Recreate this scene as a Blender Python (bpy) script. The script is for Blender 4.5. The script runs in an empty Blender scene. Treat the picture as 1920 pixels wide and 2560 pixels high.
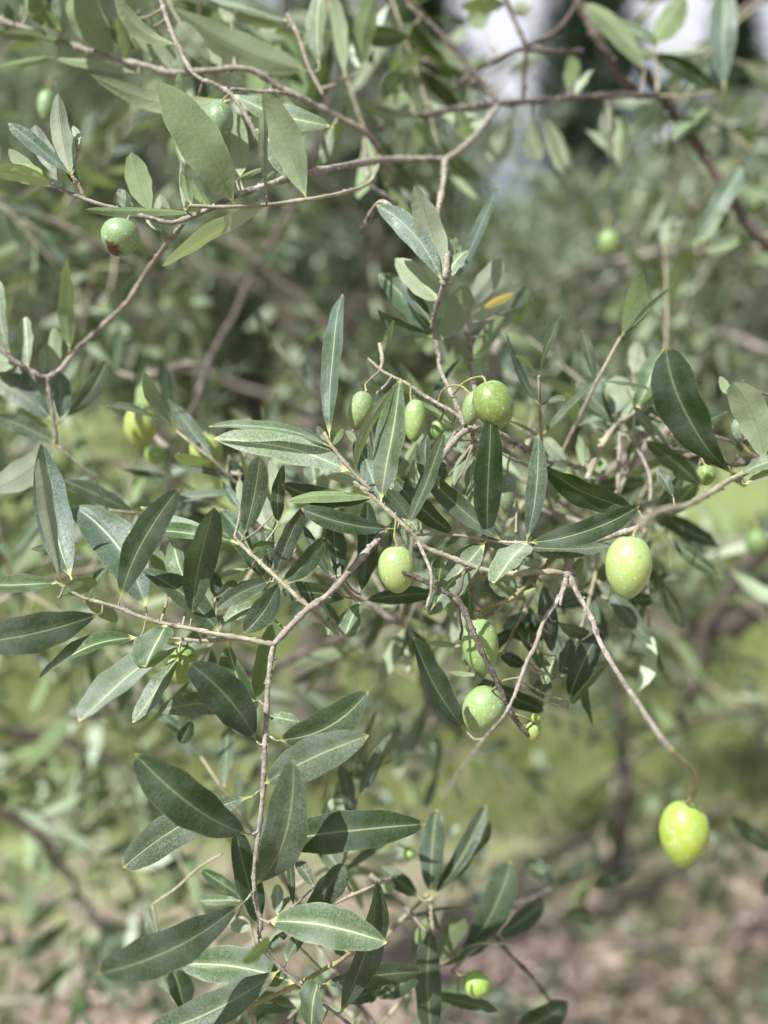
import bpy, math, random
import numpy as np
from mathutils import Vector, Matrix, noise as mnoise

random.seed(11)
np.random.seed(11)
S = bpy.context.scene
COL = S.collection
R = math.radians

# ------------------------------------------------------------------ camera
FPX = 2459.0                      # focal length in pixels of the 1920x2560 photograph
CAM = Vector((0, 0, 1.5))
PITCH = R(-8.8)
FOC = 0.42
cd = bpy.data.cameras.new('camera')
cam = bpy.data.objects.new('camera', cd)
COL.objects.link(cam)
cam.location = CAM
cam.rotation_euler = (math.pi / 2 + PITCH, 0, 0)
cd.sensor_fit = 'VERTICAL'
cd.sensor_height = 36
cd.sensor_width = 27
cd.lens = 36 * FPX / 2560
cd.clip_start = 0.02
cd.clip_end = 3000
cd.dof.use_dof = True
cd.dof.focus_distance = FOC
cd.dof.aperture_fstop = cd.lens / 9.0
S.camera = cam
CR = Vector((1, 0, 0))
CF = Vector((0, math.cos(PITCH), math.sin(PITCH)))
CU = Vector((0, -math.sin(PITCH), math.cos(PITCH)))

# ------------------------------------------------------------------ sky and sun
SUN_EL, SUN_AZ = R(50), R(222)       # azimuth clockwise from +Y: behind the camera, to the left
w = bpy.data.worlds.new('World')
S.world = w
w.use_nodes = True
nt = w.node_tree
nt.nodes.clear()
def wn(t): return nt.nodes.new(t)
sky = wn('ShaderNodeTexSky'); sky.sky_type = 'NISHITA'; sky.sun_disc = False
sky.sun_elevation = SUN_EL; sky.sun_rotation = SUN_AZ
sky.air_density = 1.2; sky.dust_density = 1.5
tc = wn('ShaderNodeTexCoord')
mp = wn('ShaderNodeMapping'); mp.inputs['Scale'].default_value = (1, 1, 2.2)
nz = wn('ShaderNodeTexNoise'); nz.inputs['Scale'].default_value = 2.6; nz.inputs['Detail'].default_value = 8; nz.inputs['Roughness'].default_value = 0.55
rp = wn('ShaderNodeValToRGB'); rp.color_ramp.elements[0].position = 0.40; rp.color_ramp.elements[1].position = 0.54
mx = wn('ShaderNodeMix'); mx.data_type = 'RGBA'
mx.inputs[7].default_value = (9.8, 9.9, 11.0, 1)
bg = wn('ShaderNodeBackground'); bg.inputs['Strength'].default_value = 0.051
out = wn('ShaderNodeOutputWorld')
L_ = nt.links.new
L_(tc.outputs['Generated'], mp.inputs['Vector']); L_(mp.outputs['Vector'], nz.inputs['Vector'])
L_(nz.outputs['Fac'], rp.inputs['Fac']); L_(rp.outputs['Color'], mx.inputs[0])
L_(sky.outputs['Color'], mx.inputs[6]); L_(mx.outputs[2], bg.inputs['Color']); L_(bg.outputs['Background'], out.inputs['Surface'])

sd = bpy.data.lights.new('sun', 'SUN'); sd.energy = 5.0; sd.angle = R(0.5); sd.color = (1.0, 0.975, 0.935)
sun = bpy.data.objects.new('sun', sd); COL.objects.link(sun)
dirv = Vector((math.sin(SUN_AZ) * math.cos(SUN_EL), math.cos(SUN_AZ) * math.cos(SUN_EL), math.sin(SUN_EL)))
sun.rotation_euler = (-dirv).to_track_quat('-Z', 'Y').to_euler()
S.view_settings.view_transform = 'Standard'
S.view_settings.look = 'None'
S.view_settings.exposure = 0.95
S.view_settings.gamma = 1
S.view_settings.use_curve_mapping = False
S.render.engine = 'CYCLES'
S.cycles.max_bounces = 8
S.cycles.transparent_max_bounces = 6

# ------------------------------------------------------------------ materials
class NB:
    def __init__(s, name):
        s.m = bpy.data.materials.new(name); s.m.use_nodes = True
        s.t = s.m.node_tree; s.t.nodes.clear()
    def n(s, t, **k):
        x = s.t.nodes.new(t)
        for a, b in k.items(): setattr(x, a, b)
        return x
    def l(s, a, b): s.t.links.new(a, b)
    def math(s, op, a, b=None, clamp=False):
        x = s.n('ShaderNodeMath', operation=op); x.use_clamp = clamp
        for i, v in enumerate((a, b)):
            if v is None: continue
            if isinstance(v, (int, float)): x.inputs[i].default_value = v
            else: s.l(v, x.inputs[i])
        return x.outputs[0]
    def mix(s, f, a, b, blend='MIX'):
        x = s.n('ShaderNodeMix'); x.data_type = 'RGBA'; x.blend_type = blend
        for i, v in ((0, f), (6, a), (7, b)):
            if isinstance(v, (int, float)): x.inputs[i].default_value = v
            elif isinstance(v, tuple): x.inputs[i].default_value = (*v, 1)
            else: s.l(v, x.inputs[i])
        return x.outputs[2]
    def noise(s, vec, scale, detail=3, rough=.55):
        x = s.n('ShaderNodeTexNoise'); x.inputs['Scale'].default_value = scale
        x.inputs['Detail'].default_value = detail; x.inputs['Roughness'].default_value = rough
        if vec is not None: s.l(vec, x.inputs['Vector'])
        return x.outputs['Fac']
    def ramp(s, f, a, b, ca=(0, 0, 0), cb=(1, 1, 1)):
        x = s.n('ShaderNodeValToRGB'); e = x.color_ramp.elements
        e[0].position = a; e[1].position = b; e[0].color = (*ca, 1); e[1].color = (*cb, 1)
        s.l(f, x.inputs['Fac']); return x.outputs['Color']
    def bump(s, h, strength, dist):
        x = s.n('ShaderNodeBump'); x.inputs['Strength'].default_value = strength; x.inputs['Distance'].default_value = dist
        s.l(h, x.inputs['Height']); return x.outputs['Normal']
    def principled(s, col, rough=.5, spec=.5, normal=None, **kw):
        p = s.n('ShaderNodeBsdfPrincipled')
        if isinstance(col, tuple): p.inputs['Base Color'].default_value = (*col, 1)
        else: s.l(col, p.inputs['Base Color'])
        if isinstance(rough, float): p.inputs['Roughness'].default_value = rough
        else: s.l(rough, p.inputs['Roughness'])
        p.inputs['Specular IOR Level'].default_value = spec
        if normal is not None: s.l(normal, p.inputs['Normal'])
        for k, v in kw.items(): p.inputs[k.replace('_', ' ')].default_value = v
        return p.outputs[0]
    def done(s, sh):
        o = s.n('ShaderNodeOutputMaterial'); s.l(sh, o.inputs['Surface']); return s.m

def leaf_material(name, detail=True, transl=0.3):
    b = NB(name)
    tcn = b.n('ShaderNodeTexCoord'); oi = b.n('ShaderNodeObjectInfo'); geo = b.n('ShaderNodeNewGeometry')
    sep = b.n('ShaderNodeSeparateXYZ'); b.l(tcn.outputs['UV'], sep.inputs[0])
    u = b.math('ABSOLUTE', b.math('SUBTRACT', sep.outputs[0], 0.5)); v = sep.outputs[1]
    rnd = oi.outputs['Random'] if detail else b.noise(tcn.outputs['Object'], 9, 1)
    off = b.n('ShaderNodeVectorMath', operation='ADD')
    b.l(tcn.outputs['Object'], off.inputs[0])
    cmb = b.n('ShaderNodeCombineXYZ'); b.l(b.math('MULTIPLY', rnd, 7.0), cmb.inputs[0]); b.l(cmb.outputs[0], off.inputs[1])
    vec = off.outputs[0]
    patch = b.noise(vec, 75, 3)
    top = b.mix(rnd, (0.018, 0.040, 0.013), (0.058, 0.084, 0.046))
    if detail:
        grain = b.noise(vec, 1150, 5, .8)
        g = b.math('MULTIPLY', b.ramp(grain, .44, .66), b.math('ADD', b.math('MULTIPLY', patch, 1.0), -.08), True)
        amt = b.math('ADD', b.math('MULTIPLY', b.math('POWER', rnd, 1.6), .8), .24)
        top = b.mix(b.math('MULTIPLY', g, amt, True), top, (0.38, 0.42, 0.38))
        bloom = b.math('MULTIPLY', b.ramp(b.noise(vec, 42, 3), .46, .72), .34)
        top = b.mix(bloom, top, (0.235, 0.275, 0.26))
        sc = b.ramp(b.noise(vec, 130, 5, .7), .67, .74)
        top = b.mix(b.math('MULTIPLY', sc, .35), top, (0.16, 0.12, 0.07))
    else:
        top = b.mix(b.ramp(b.noise(vec, 30, 3), .46, .62), top, (0.20, 0.235, 0.225))
    rib = b.math('SUBTRACT', 1.0, b.math('MULTIPLY', u, 26.0), True)
    rib2 = b.math('SUBTRACT', 1.0, b.math('MULTIPLY', u, 5.0), True)
    top = b.mix(b.math('MULTIPLY', rib2, .16), top, (0.26, 0.33, 0.2))
    top = b.mix(b.math('MULTIPLY', rib, .62), top, (0.40, 0.46, 0.27))
    edge = b.ramp(u, .465, .495)
    top = b.mix(b.math('MULTIPLY', edge, .22), top, (0.26, 0.30, 0.14))
    und = b.mix(rnd, (0.115, 0.18, 0.055), (0.29, 0.34, 0.255))
    if not detail: und = b.mix(b.ramp(b.noise(vec, 22, 2), .45, .6), und, (0.38, 0.42, 0.39))
    if detail:
        und = b.mix(b.math('MULTIPLY', b.ramp(b.noise(vec, 1500, 2, .7), .35, .75), .28), und, (0.44, 0.48, 0.42))
    und = b.mix(b.math('MULTIPLY', rib, .5), und, (0.20, 0.26, 0.07))
    und = b.mix(b.math('MULTIPLY', edge, .3), und, (0.42, 0.46, 0.15))
    pet = b.ramp(v, .055, .10, (1, 1, 1), (0, 0, 0))
    top = b.mix(pet, top, (0.42, 0.43, 0.16)); und = b.mix(pet, und, (0.42, 0.43, 0.16))
    tipc = b.math('MULTIPLY', b.ramp(v, .965, .995), .7)
    top = b.mix(tipc, top, (0.42, 0.40, 0.12))
    col = b.mix(geo.outputs['Backfacing'], top, und)
    col = b.mix(1.0, col, oi.outputs['Color'], 'MULTIPLY')
    rough = b.math('ADD', b.math('MULTIPLY', geo.outputs['Backfacing'], .30), .38)
    nrm = None
    if detail:
        wv = b.n('ShaderNodeTexWave', wave_type='BANDS', bands_direction='Y')
        b.l(vec, wv.inputs['Vector']); wv.inputs['Scale'].default_value = 70; wv.inputs['Distortion'].default_value = 6; wv.inputs['Detail'].default_value = 2
        h = b.math('ADD', b.math('MULTIPLY', b.noise(vec, 420, 3), 1.0), b.math('MULTIPLY', wv.outputs['Fac'], .07))
        h = b.math('SUBTRACT', h, b.math('MULTIPLY', rib, .8))
        nrm = b.bump(h, .45, .0006)
    p = b.principled(col, rough, .15 if detail else .06, nrm)
    tr = b.n('ShaderNodeBsdfTranslucent')
    b.l(b.mix(1.0, b.mix(geo.outputs['Backfacing'], (0.10, 0.17, 0.025), (0.17, 0.25, 0.04)), oi.outputs['Color'], 'MULTIPLY'), tr.inputs['Color'])
    ms = b.n('ShaderNodeMixShader'); ms.inputs[0].default_value = transl
    b.l(p, ms.inputs[1]); b.l(tr.outputs[0], ms.inputs[2])
    return b.done(ms.outputs[0])

def bark_material(name, c1, c2, c3, scale=1.0, lichen=0.0):
    b = NB(name)
    tcn = b.n('ShaderNodeTexCoord'); vec = tcn.outputs['Object']
    n1 = b.noise(vec, 260 * scale, 5, .65); n2 = b.noise(vec, 55 * scale, 3); n3 = b.noise(vec, 1100 * scale, 2)
    c = b.mix(b.ramp(n1, .42, .60), c1, c2)
    c = b.mix(b.ramp(n2, .42, .66), c, c3)
    c = b.mix(b.math('MULTIPLY', b.ramp(n3, .60, .66), .5), c, (0.36, 0.34, 0.30))
    c = b.mix(b.math('MULTIPLY', b.ramp(b.noise(vec, 150 * scale, 4, .7), .62, .66), .6), c, (0.05, 0.035, 0.028))
    if lichen: c = b.mix(b.math('MULTIPLY', b.ramp(b.noise(vec, 90 * scale, 4, .7), .60, .66), lichen), c, (0.40, 0.36, 0.07))
    h = b.math('ADD', n1, b.math('MULTIPLY', n3, .3))
    return b.done(b.principled(c, .8, .08, b.bump(h, .8, .0012 / scale)))

M = {}
M['leaf'] = leaf_material('olive leaf', True, .28)
M['leaf_far'] = leaf_material('far olive foliage', False, .12)
M['bark'] = bark_material('grey twig bark', (0.15, 0.132, 0.11), (0.36, 0.335, 0.29), (0.24, 0.215, 0.18))
M['young'] = bark_material('young twig bark', (0.26, 0.245, 0.175), (0.38, 0.355, 0.265), (0.22, 0.195, 0.145))
M['dark'] = bark_material('dark dead twig bark', (0.06, 0.052, 0.047), (0.18, 0.16, 0.14), (0.09, 0.08, 0.068), lichen=.5)
M['limb'] = bark_material('brown limb bark', (0.060, 0.050, 0.042), (0.15, 0.13, 0.11), (0.09, 0.076, 0.063), .35)
M['trunk'] = bark_material('trunk bark', (0.05, 0.043, 0.038), (0.14, 0.12, 0.105), (0.085, 0.073, 0.062), .1)
M['stalk'] = bark_material('olive stalk skin', (0.24, 0.235, 0.09), (0.34, 0.33, 0.16), (0.22, 0.18, 0.10))

def olive_material(name='green olive skin', bruise=False):
    b = NB(name)
    tcn = b.n('ShaderNodeTexCoord'); oi = b.n('ShaderNodeObjectInfo'); vec = tcn.outputs['Object']
    c = b.mix(b.math('MULTIPLY', b.ramp(b.noise(vec, 70, 3), .38, .62), .65), oi.outputs['Color'], b.mix(1.0, oi.outputs['Color'], (0.66, 0.86, 1.05), 'MULTIPLY'))
    c = b.mix(b.math('MULTIPLY', b.ramp(b.noise(vec, 150, 5, .7), .46, .70), .30), c, (0.42, 0.48, 0.32))
    c = b.mix(b.math('MULTIPLY', b.ramp(b.noise(vec, 900, 2, .7), .42, .62), .16), c, (0.55, 0.58, 0.46))
    c = b.mix(b.math('MULTIPLY', b.ramp(b.noise(vec, 230, 3, .6), .67, .71), .45), c, (0.20, 0.17, 0.07))
    vo = b.n('ShaderNodeTexVoronoi'); vo.inputs['Scale'].default_value = 480; b.l(vec, vo.inputs['Vector'])
    dots = b.math('MULTIPLY', b.ramp(vo.outputs['Distance'], .16, .26, (1, 1, 1), (0, 0, 0)), b.ramp(b.noise(vec, 330, 1), .46, .58))
    c = b.mix(b.math('MULTIPLY', dots, .60), c, (0.62, 0.68, 0.42))
    if bruise:
        uvn = b.n('ShaderNodeSeparateXYZ'); b.l(tcn.outputs['UV'], uvn.inputs[0])
        am = b.math('ADD', uvn.outputs[0], b.math('MULTIPLY', b.math('SUBTRACT', b.noise(vec, 160, 5, .75), .5), 1.3))
        c = b.mix(b.ramp(am, .62, .80), c, b.mix(b.noise(vec, 500, 3), (0.035, 0.020, 0.012), (0.12, 0.07, 0.035)))
    h = b.math('ADD', b.noise(vec, 180, 2), b.math('MULTIPLY', dots, .25))
    p = b.n('ShaderNodeBsdfPrincipled'); b.l(c, p.inputs['Base Color'])
    b.l(b.math('ADD', b.math('MULTIPLY', b.noise(vec, 200, 3), .3), .30), p.inputs['Roughness'])
    p.inputs['Subsurface Weight'].default_value = .28; p.inputs['Subsurface Radius'].default_value = (.5, .7, .15); p.inputs['Subsurface Scale'].default_value = .004
    p.inputs['Specular IOR Level'].default_value = .45
    b.l(b.bump(h, .35, .0006), p.inputs['Normal'])
    return b.done(p.outputs[0])
M['olive'] = olive_material(); M['olive_bruised'] = olive_material('bruised olive skin', True)
M['bruise'] = None
b = NB('bruised olive skin unused'); _ = b.done(b.principled(b.mix(b.noise(b.n('ShaderNodeTexCoord').outputs['Object'], 500, 3), (0.05, 0.015, 0.01), (0.16, 0.07, 0.04)), .55, .3))

# ------------------------------------------------------------------ object helpers
def tag(o, label=None, cat=None, group=None, kind=None):
    if label: o['label'] = label
    if cat: o['category'] = cat
    if group: o['group'] = group
    if kind: o['kind'] = kind
    return o

def empty(name, loc):
    o = bpy.data.objects.new(name, None); COL.objects.link(o); o.location = loc
    o.empty_display_size = .01
    return o

def mesh_from(name, verts, faces, uvs=None, smooth=True, mats=()):
    me = bpy.data.meshes.new(name)
    me.from_pydata([tuple(v) for v in verts], [], faces)
    if uvs is not None:
        ul = me.uv_layers.new(name='UVMap')
        idx = np.zeros(len(me.loops), dtype=np.int32); me.loops.foreach_get('vertex_index', idx)
        ul.data.foreach_set('uv', np.asarray(uvs, dtype=np.float32)[idx].ravel())
    for m in mats: me.materials.append(m)
    if smooth: me.polygons.foreach_set('use_smooth', [True] * len(me.polygons))
    me.update()
    return me

def link(name, me, parent=None, loc=(0, 0, 0), mat=None):
    o = bpy.data.objects.new(name, me); COL.objects.link(o)
    if parent is not None: o.parent = parent
    if mat is not None: o.matrix_basis = mat
    else: o.location = loc
    return o

def leaf_geom(L, W, nseg=12, nc=4, pa=.75, pb=.7, fold=.18, bend=0.0, side=0.0, twist=0.0, wav=.05, seed=0):
    """Leaf in its own frame: x across, y along, z = upper side."""
    rr = random.Random(seed)
    vs, uv = [], []
    s0 = pa / (pa + pb); mxv = s0 ** pa * (1 - s0) ** pb
    ph = rr.uniform(0, 6.28); ph2 = rr.uniform(0, 6.28)
    for i in range(nseg + 1):
        t = i / nseg
        t = t if nseg < 6 else (0.0, .045, .075)[i] if i < 3 else .075 + .925 * (i - 2) / (nseg - 2)
        if t <= .055: hw = .022 * W + .0
        else:
            s = (t - .05) / .95
            hw = W * .5 * max(s ** pa * max(1 - s, 0) ** pb / mxv, .012)
        q = 4 * t * (1 - t)
        cx = side * L * q; cz = bend * L * q + .006 * L * math.sin(t * 9 + ph)
        tw = twist * (t - .3)
        for j in range(nc + 1):
            uu = -1 + 2 * j / nc
            x = uu * hw; z = fold * abs(uu) * hw - .10 * hw * uu ** 4
            z += wav * hw * math.sin(t * 17 + ph2 + (uu > 0) * 1.7) * abs(uu)
            x *= 1 + .04 * math.sin(t * 23 + ph + (uu > 0) * 2)
            xx = x * math.cos(tw) - z * math.sin(tw); zz = x * math.sin(tw) + z * math.cos(tw)
            vs.append((cx + xx, t * L, cz + zz)); uv.append((uu * .5 + .5, t))
    fs = []
    k = nc + 1
    for i in range(nseg):
        for j in range(nc):
            a = i * k + j
            fs.append((a, a + 1, a + k + 1, a + k))
    return vs, fs, uv

def catmull(pts, n=5):
    """pts: list of tuples of any dimension."""
    P = [np.array(p, float) for p in pts]
    if len(P) == 2: return [P[0] + (P[1] - P[0]) * i / n for i in range(n + 1)]
    Q = [2 * P[0] - P[1]] + P + [2 * P[-1] - P[-2]]
    outp = []
    for i in range(1, len(Q) - 2):
        a, b_, c, d = Q[i - 1:i + 3]
        for k in range(n):
            t = k / n
            outp.append(.5 * ((2 * b_) + (c - a) * t + (2 * a - 5 * b_ + 4 * c - d) * t * t + (3 * b_ - a - 3 * c + d) * t ** 3))
    outp.append(P[-1]); return outp

def tube_geom(path, radii, nr=8, rough=.10, seed=0, base=0):
    rr = random.Random(seed)
    vs, fs = [], []
    n = len(path)
    up = Vector((.3, .9, .2)).normalized(); prev = None
    for i, p in enumerate(path):
        p = Vector(p)
        d = (Vector(path[min(i + 1, n - 1)]) - Vector(path[max(i - 1, 0)])).normalized()
        x = up.cross(d) if prev is None else prev - d * prev.dot(d)
        if x.length < 1e-6: x = Vector((1, 0, 0)).cross(d)
        x.normalize(); prev = x; y = d.cross(x)
        r = radii[i] * (1 + rr.uniform(-rough, rough))
        for k in range(nr):
            a = 2 * math.pi * k / nr
            r2 = r * (1 + rr.uniform(-rough, rough) * .6)
            vs.append(p + (x * math.cos(a) + y * math.sin(a)) * r2)
    for i in range(n - 1):
        for k in range(nr):
            a = i * nr + k; b_ = i * nr + (k + 1) % nr
            fs.append((base + a, base + b_, base + b_ + nr, base + a + nr))
    vs.append(Vector(path[0])); c0 = len(vs) - 1
    vs.append(Vector(path[-1])); c1 = len(vs) - 1
    for k in range(nr):
        fs.append((base + c0, base + (k + 1) % nr, base + k))
        fs.append((base + c1, base + (n - 1) * nr + k, base + (n - 1) * nr + (k + 1) % nr))
    return vs, fs

# picture positions of the things, read off the photograph in enlargements
TILE = {'A': (0, 0, 1.728), 'B': (960, 0, 1.728), 'C': (0, 640, 1.728), 'D': (960, 640, 1.728), 'E': (0, 1280, 1.728), 'F': (960, 1280, 1.728),
        'G': (0, 1920, 1.728), 'H': (960, 1920, 1.728), 'J': (480, 1160, 3.318), 'K': (880, 880, 3.318), 'L': (900, 1240, 3.318),
        'M': (0, 1080, 3.318), 'O': (780, 460, 3.318), 'N': (600, 2040, 2.765), 'P': (0, 0, 1.0)}
def px(t, x, y):
    ox, oy, s = TILE[t]; return ox + float(x) / s, oy + float(y) / s
def world(x, y, z):
    """point z mm behind the plane of focus"""
    x, y, z = float(x), float(y), float(z); d = FOC + z / 1000.0
    return CAM + d * (CR * ((x - 960) / FPX) - CU * ((y - 1280) / FPX) + CF)
def mm(p_px, z): return float(p_px) / FPX * (FOC + float(z) / 1000.0)

ALLSTEM = []      # (x, y, z, world) samples of every stem built

class Branch:
    """one branch thing: an Empty with stems, twigs and leaves as parts"""
    def __init__(s, name, label, at, group='olive branches in front'):
        s.root = empty(name, world(*at)); tag(s.root, label, 'branch', group)
        s.o = s.root.location.copy(); s.samp = []
    def stem(s, spec, name='stem', mat='bark'):
        head, *pp = [q.strip() for q in spec.split('|')]
        r0, r1 = [float(v) * 1.25 for v in head.split()]
        pts, zs = [], []
        for q in pp:
            f = q.split(); x, y = px(*f[:3]); pts.append((x, y)); zs.append(float(f[3]) if len(f) > 3 else None)
        known = [i for i, z in enumerate(zs) if z is not None]
        zs = list(np.interp(range(len(zs)), known, [zs[i] for i in known]))
        P = catmull([(x, y, z) for (x, y), z in zip(pts, zs)], 6)
        n = len(P)
        path, rad = [], []
        for i, p in enumerate(P):
            t = i / (n - 1)
            path.append(world(*p) - s.o)
            node = 1 + (.34 if i % 6 == 3 else .1 if i % 6 == 4 else 0)
            rad.append(mm(r0 + (r1 - r0) * t, p[2]) * node)
            s.samp.append((p[0], p[1], p[2], path[-1])); ALLSTEM.append((p[0], p[1], p[2]))
        # denser samples for attachment
        for i in range(n - 1):
            for k in (1, 2):
                q = P[i] + (P[i + 1] - P[i]) * k / 3
                s.samp.append((q[0], q[1], q[2], world(*q) - s.o)); ALLSTEM.append((q[0], q[1], q[2]))
        nodes = []
        vs, fs = tube_geom(path, rad, 10, .09, hash(spec) % 999 if False else len(s.samp))
        # leaf scars: small bumps on the bark
        rr = random.Random(len(s.samp))
        for i in range(2, n - 2):
            if rr.random() < .55:
                pz = path[i]; a = rr.uniform(0, 6.28)
                d = (CR * math.cos(a) - CU * math.sin(a)).normalized()
                r = rad[i]
                v2, f2 = tube_geom([pz + d * r * .4, pz + d * r * 1.15, pz + d * r * 1.55], [r * .55, r * .5, r * .22], 6, .1, i, len(vs))
                vs += v2; fs += f2
        o = link(name, mesh_from(name, vs, fs, None, True, (M[mat],)), s.root)
        return o
    def near(s, x, y, z=None):
        best = None
        for q in s.samp:
            d = math.hypot(q[0] - x, q[1] - y) + (abs(q[2] - z) * .6 if z is not None else 0)
            if best is None or d < best[0]: best = (d, q)
        return best
    def leaves(s, text, tint=(1, 1, 1)):
        for ln in text.strip().splitlines():
            f = ln.split()
            if not f or f[0].startswith('#'): continue
            t, bx, by, tx, ty, w_, side, dz = f[:8]
            fl = [q for q in f[8:] if q.isalpha()]
            opt = {q[0]: float(q[1:]) for q in f[8:] if not q.isalpha()}
            bx, by = px(t, bx, by); tx, ty = px(t, tx, ty)
            wpx = float(w_) / TILE[t][2]; dz = float(dz)
            nd, q = s.near(bx, by, opt.get('z'))
            if 'z' in opt: z0 = opt['z']
            else: z0 = q[2]
            dd = math.hypot(q[0] - bx, q[1] - by)
            if dd < 16: bx, by, z0 = q[0], q[1], q[2]
            elif dd < 150:
                P = [Vector(q[3]), None, world(bx, by, z0) - s.o]
                P[1] = (P[0] + P[2]) * .5 + Vector((0, .0, -.0015))
                path = [Vector(v) for v in catmull([tuple(v) for v in P], 4)]
                rr_ = mm(3.2, z0)
                vs, fs = tube_geom(path, [rr_ * (1.1 - .4 * i / 8) for i in range(len(path))], 6, .08, int(bx))
                link('twig', mesh_from('twig', vs, fs, None, True, (M['young'],)), s.root)
            seed = int(bx * 7 + by * 13 + tx)
            rr = random.Random(seed)
            B = world(bx, by, z0); T = world(tx, ty, z0 + dz)
            ax = T - B; Ln = ax.length; ax.normalize()
            mid = (B + T) * .5; v = (mid - CAM).normalized()
            wd = ax.cross(v).normalized(); nrm = wd.cross(ax).normalized()
            if nrm.dot(v) > 0: wd, nrm = -wd, -nrm
            if side == 'u': wd, nrm = -wd, -nrm
            roll = R(opt.get('r', rr.uniform(-34, 34)))
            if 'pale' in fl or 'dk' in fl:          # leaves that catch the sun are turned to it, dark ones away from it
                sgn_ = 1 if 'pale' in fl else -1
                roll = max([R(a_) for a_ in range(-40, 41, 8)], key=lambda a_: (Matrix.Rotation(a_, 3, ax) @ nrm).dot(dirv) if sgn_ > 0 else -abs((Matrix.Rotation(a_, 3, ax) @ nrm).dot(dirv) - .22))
            q_ = Matrix.Rotation(roll, 3, ax)
            W = 1.0 * mm(wpx, z0 + dz * .5) / max(math.cos(roll), .3)
            wd = q_ @ wd; nrm = q_ @ nrm
            # sideways bow: positive to the left of base -> tip as seen in the picture
            sdir = Vector((0, 0, 0)) + CR * (ty - by) - CU * (-(tx - bx))
            sgn = 1 if wd.dot(sdir) > 0 else -1
            bow = opt.get('b', rr.uniform(-.03, .03)) * sgn
            cdir = 1 if rr.random() < .8 else -1
            bend = opt.get('c', rr.uniform(.02, .085) * cdir)
            vs, fs, uv = leaf_geom(Ln, W, 18, 6, rr.uniform(.62, .84), opt.get('k', rr.uniform(.50, .70)), rr.uniform(.12, .50), bend, bow, rr.uniform(-.9, .9), .07, seed)
            mat = Matrix((wd, ax, nrm)).transposed().to_4x4(); mat.translation = B - s.o
            o = link('leaf', mesh_from('leaf', vs, fs, uv, True, (M['leaf'],)), s.root, mat=mat)
            k = rr.uniform(.86, 1.16)
            tt = list(tint)
            if 'yellow' in fl: tt = (1.3, .85, .35); o['label'] = 'yellowing leaf'
            if 'pale' in fl: tt = (2.1, 2.0, 2.1) if side == 't' else (1.4, 1.35, 1.55)  # silvery paleness plus sunlit brightness, both put into the leaf tint
            if 'dk' in fl: tt = (.8, .85, .82)  # shade of leaves turned from the sun, painted as a darker tint
            if 'blue' in fl: tt = (1.3, 1.36, 1.55)
            if 'fresh' in fl: tt = (1.2, 1.3, .95)
            o.color = (tt[0] * k, tt[1] * k, tt[2] * k, 1)

# ================================================================== branches in front
# --- main branch: knot in the middle, left shoot and the long hanging shoot
T1 = Branch('olive_branch', 'forked grey branch with a shoot of broad leaves hanging down to the bottom edge', px('K', 940, 640) + (14,))
T1.stem('6.5 6 | K 960 650 14 | K 900 680 | K 800 800 | K 700 925 | K 610 1080 | K 480 1250 12 | K 395 1400 | L 200 300 10 | L 60 470 | J 1530 640 6 | J 1300 900 | J 1120 1090 | J 975 1190 2 | J 840 1320 | E 1180 575 0', 'stem')
T1.stem('5.2 3.0 | E 1180 575 0 | E 1060 548 -2 | E 940 528 | E 830 505 -3 | E 700 480 | E 600 450 -4 | E 500 410 | E 360 370 -6 | E 300 335 | E 235 300 -8', 'stem', 'young')
T1.stem('4.6 3.0 | E 1182 570 1 | E 1070 545 6 | E 960 552 9 | E 860 556 | E 780 548 12 | E 700 535 14', 'stem', 'young')
T1.stem('5.4 4.2 | E 1180 575 0 | E 1165 680 | E 1155 780 -3 | E 1150 900 | E 1145 1000 -6 | G 1140 0 | G 1132 150 -8 | G 1115 300 | G 1098 430 -8 | G 1098 500 | G 1110 600 -6 | G 1128 660 | G 1118 715 -4', 'stem')
T1.stem('4.8 3.4 | J 985 1195 2 | J 850 1080 | J 700 940 6 | J 600 850 | J 540 790 8 | J 440 700 | J 380 640 12 | J 352 600 12', 'stem', 'young')
T1.stem('2.6 1.8 | J 1240 925 5 | J 1180 935 | J 1135 945 9', 'twig')
T1.stem('2.2 2.0 | E 1165 968 -5 | E 1190 985 -8', 'twig')
T1.stem('2.6 2.0 | G 1122 265 -8 | G 1105 280 | G 1080 287 -10', 'twig')
T1.stem('2.4 1.8 | G 1132 90 -8 | G 1095 120 -2', 'twig')
T1.stem('2.6 1.8 | G 1098 530 -8 | G 1062 572 -12', 'twig')
T1.stem('2.6 1.8 | G 1122 650 -6 | G 1160 668 -12', 'twig')
T1.stem('3.4 3.0 | G 1120 700 -4 | G 1130 770 -2 | G 1180 830 0 | G 1240 890 | G 1310 950 3 | G 1380 1010 | G 1450 1060 5 | G 1560 1150 8', 'stem', 'bark')
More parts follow.
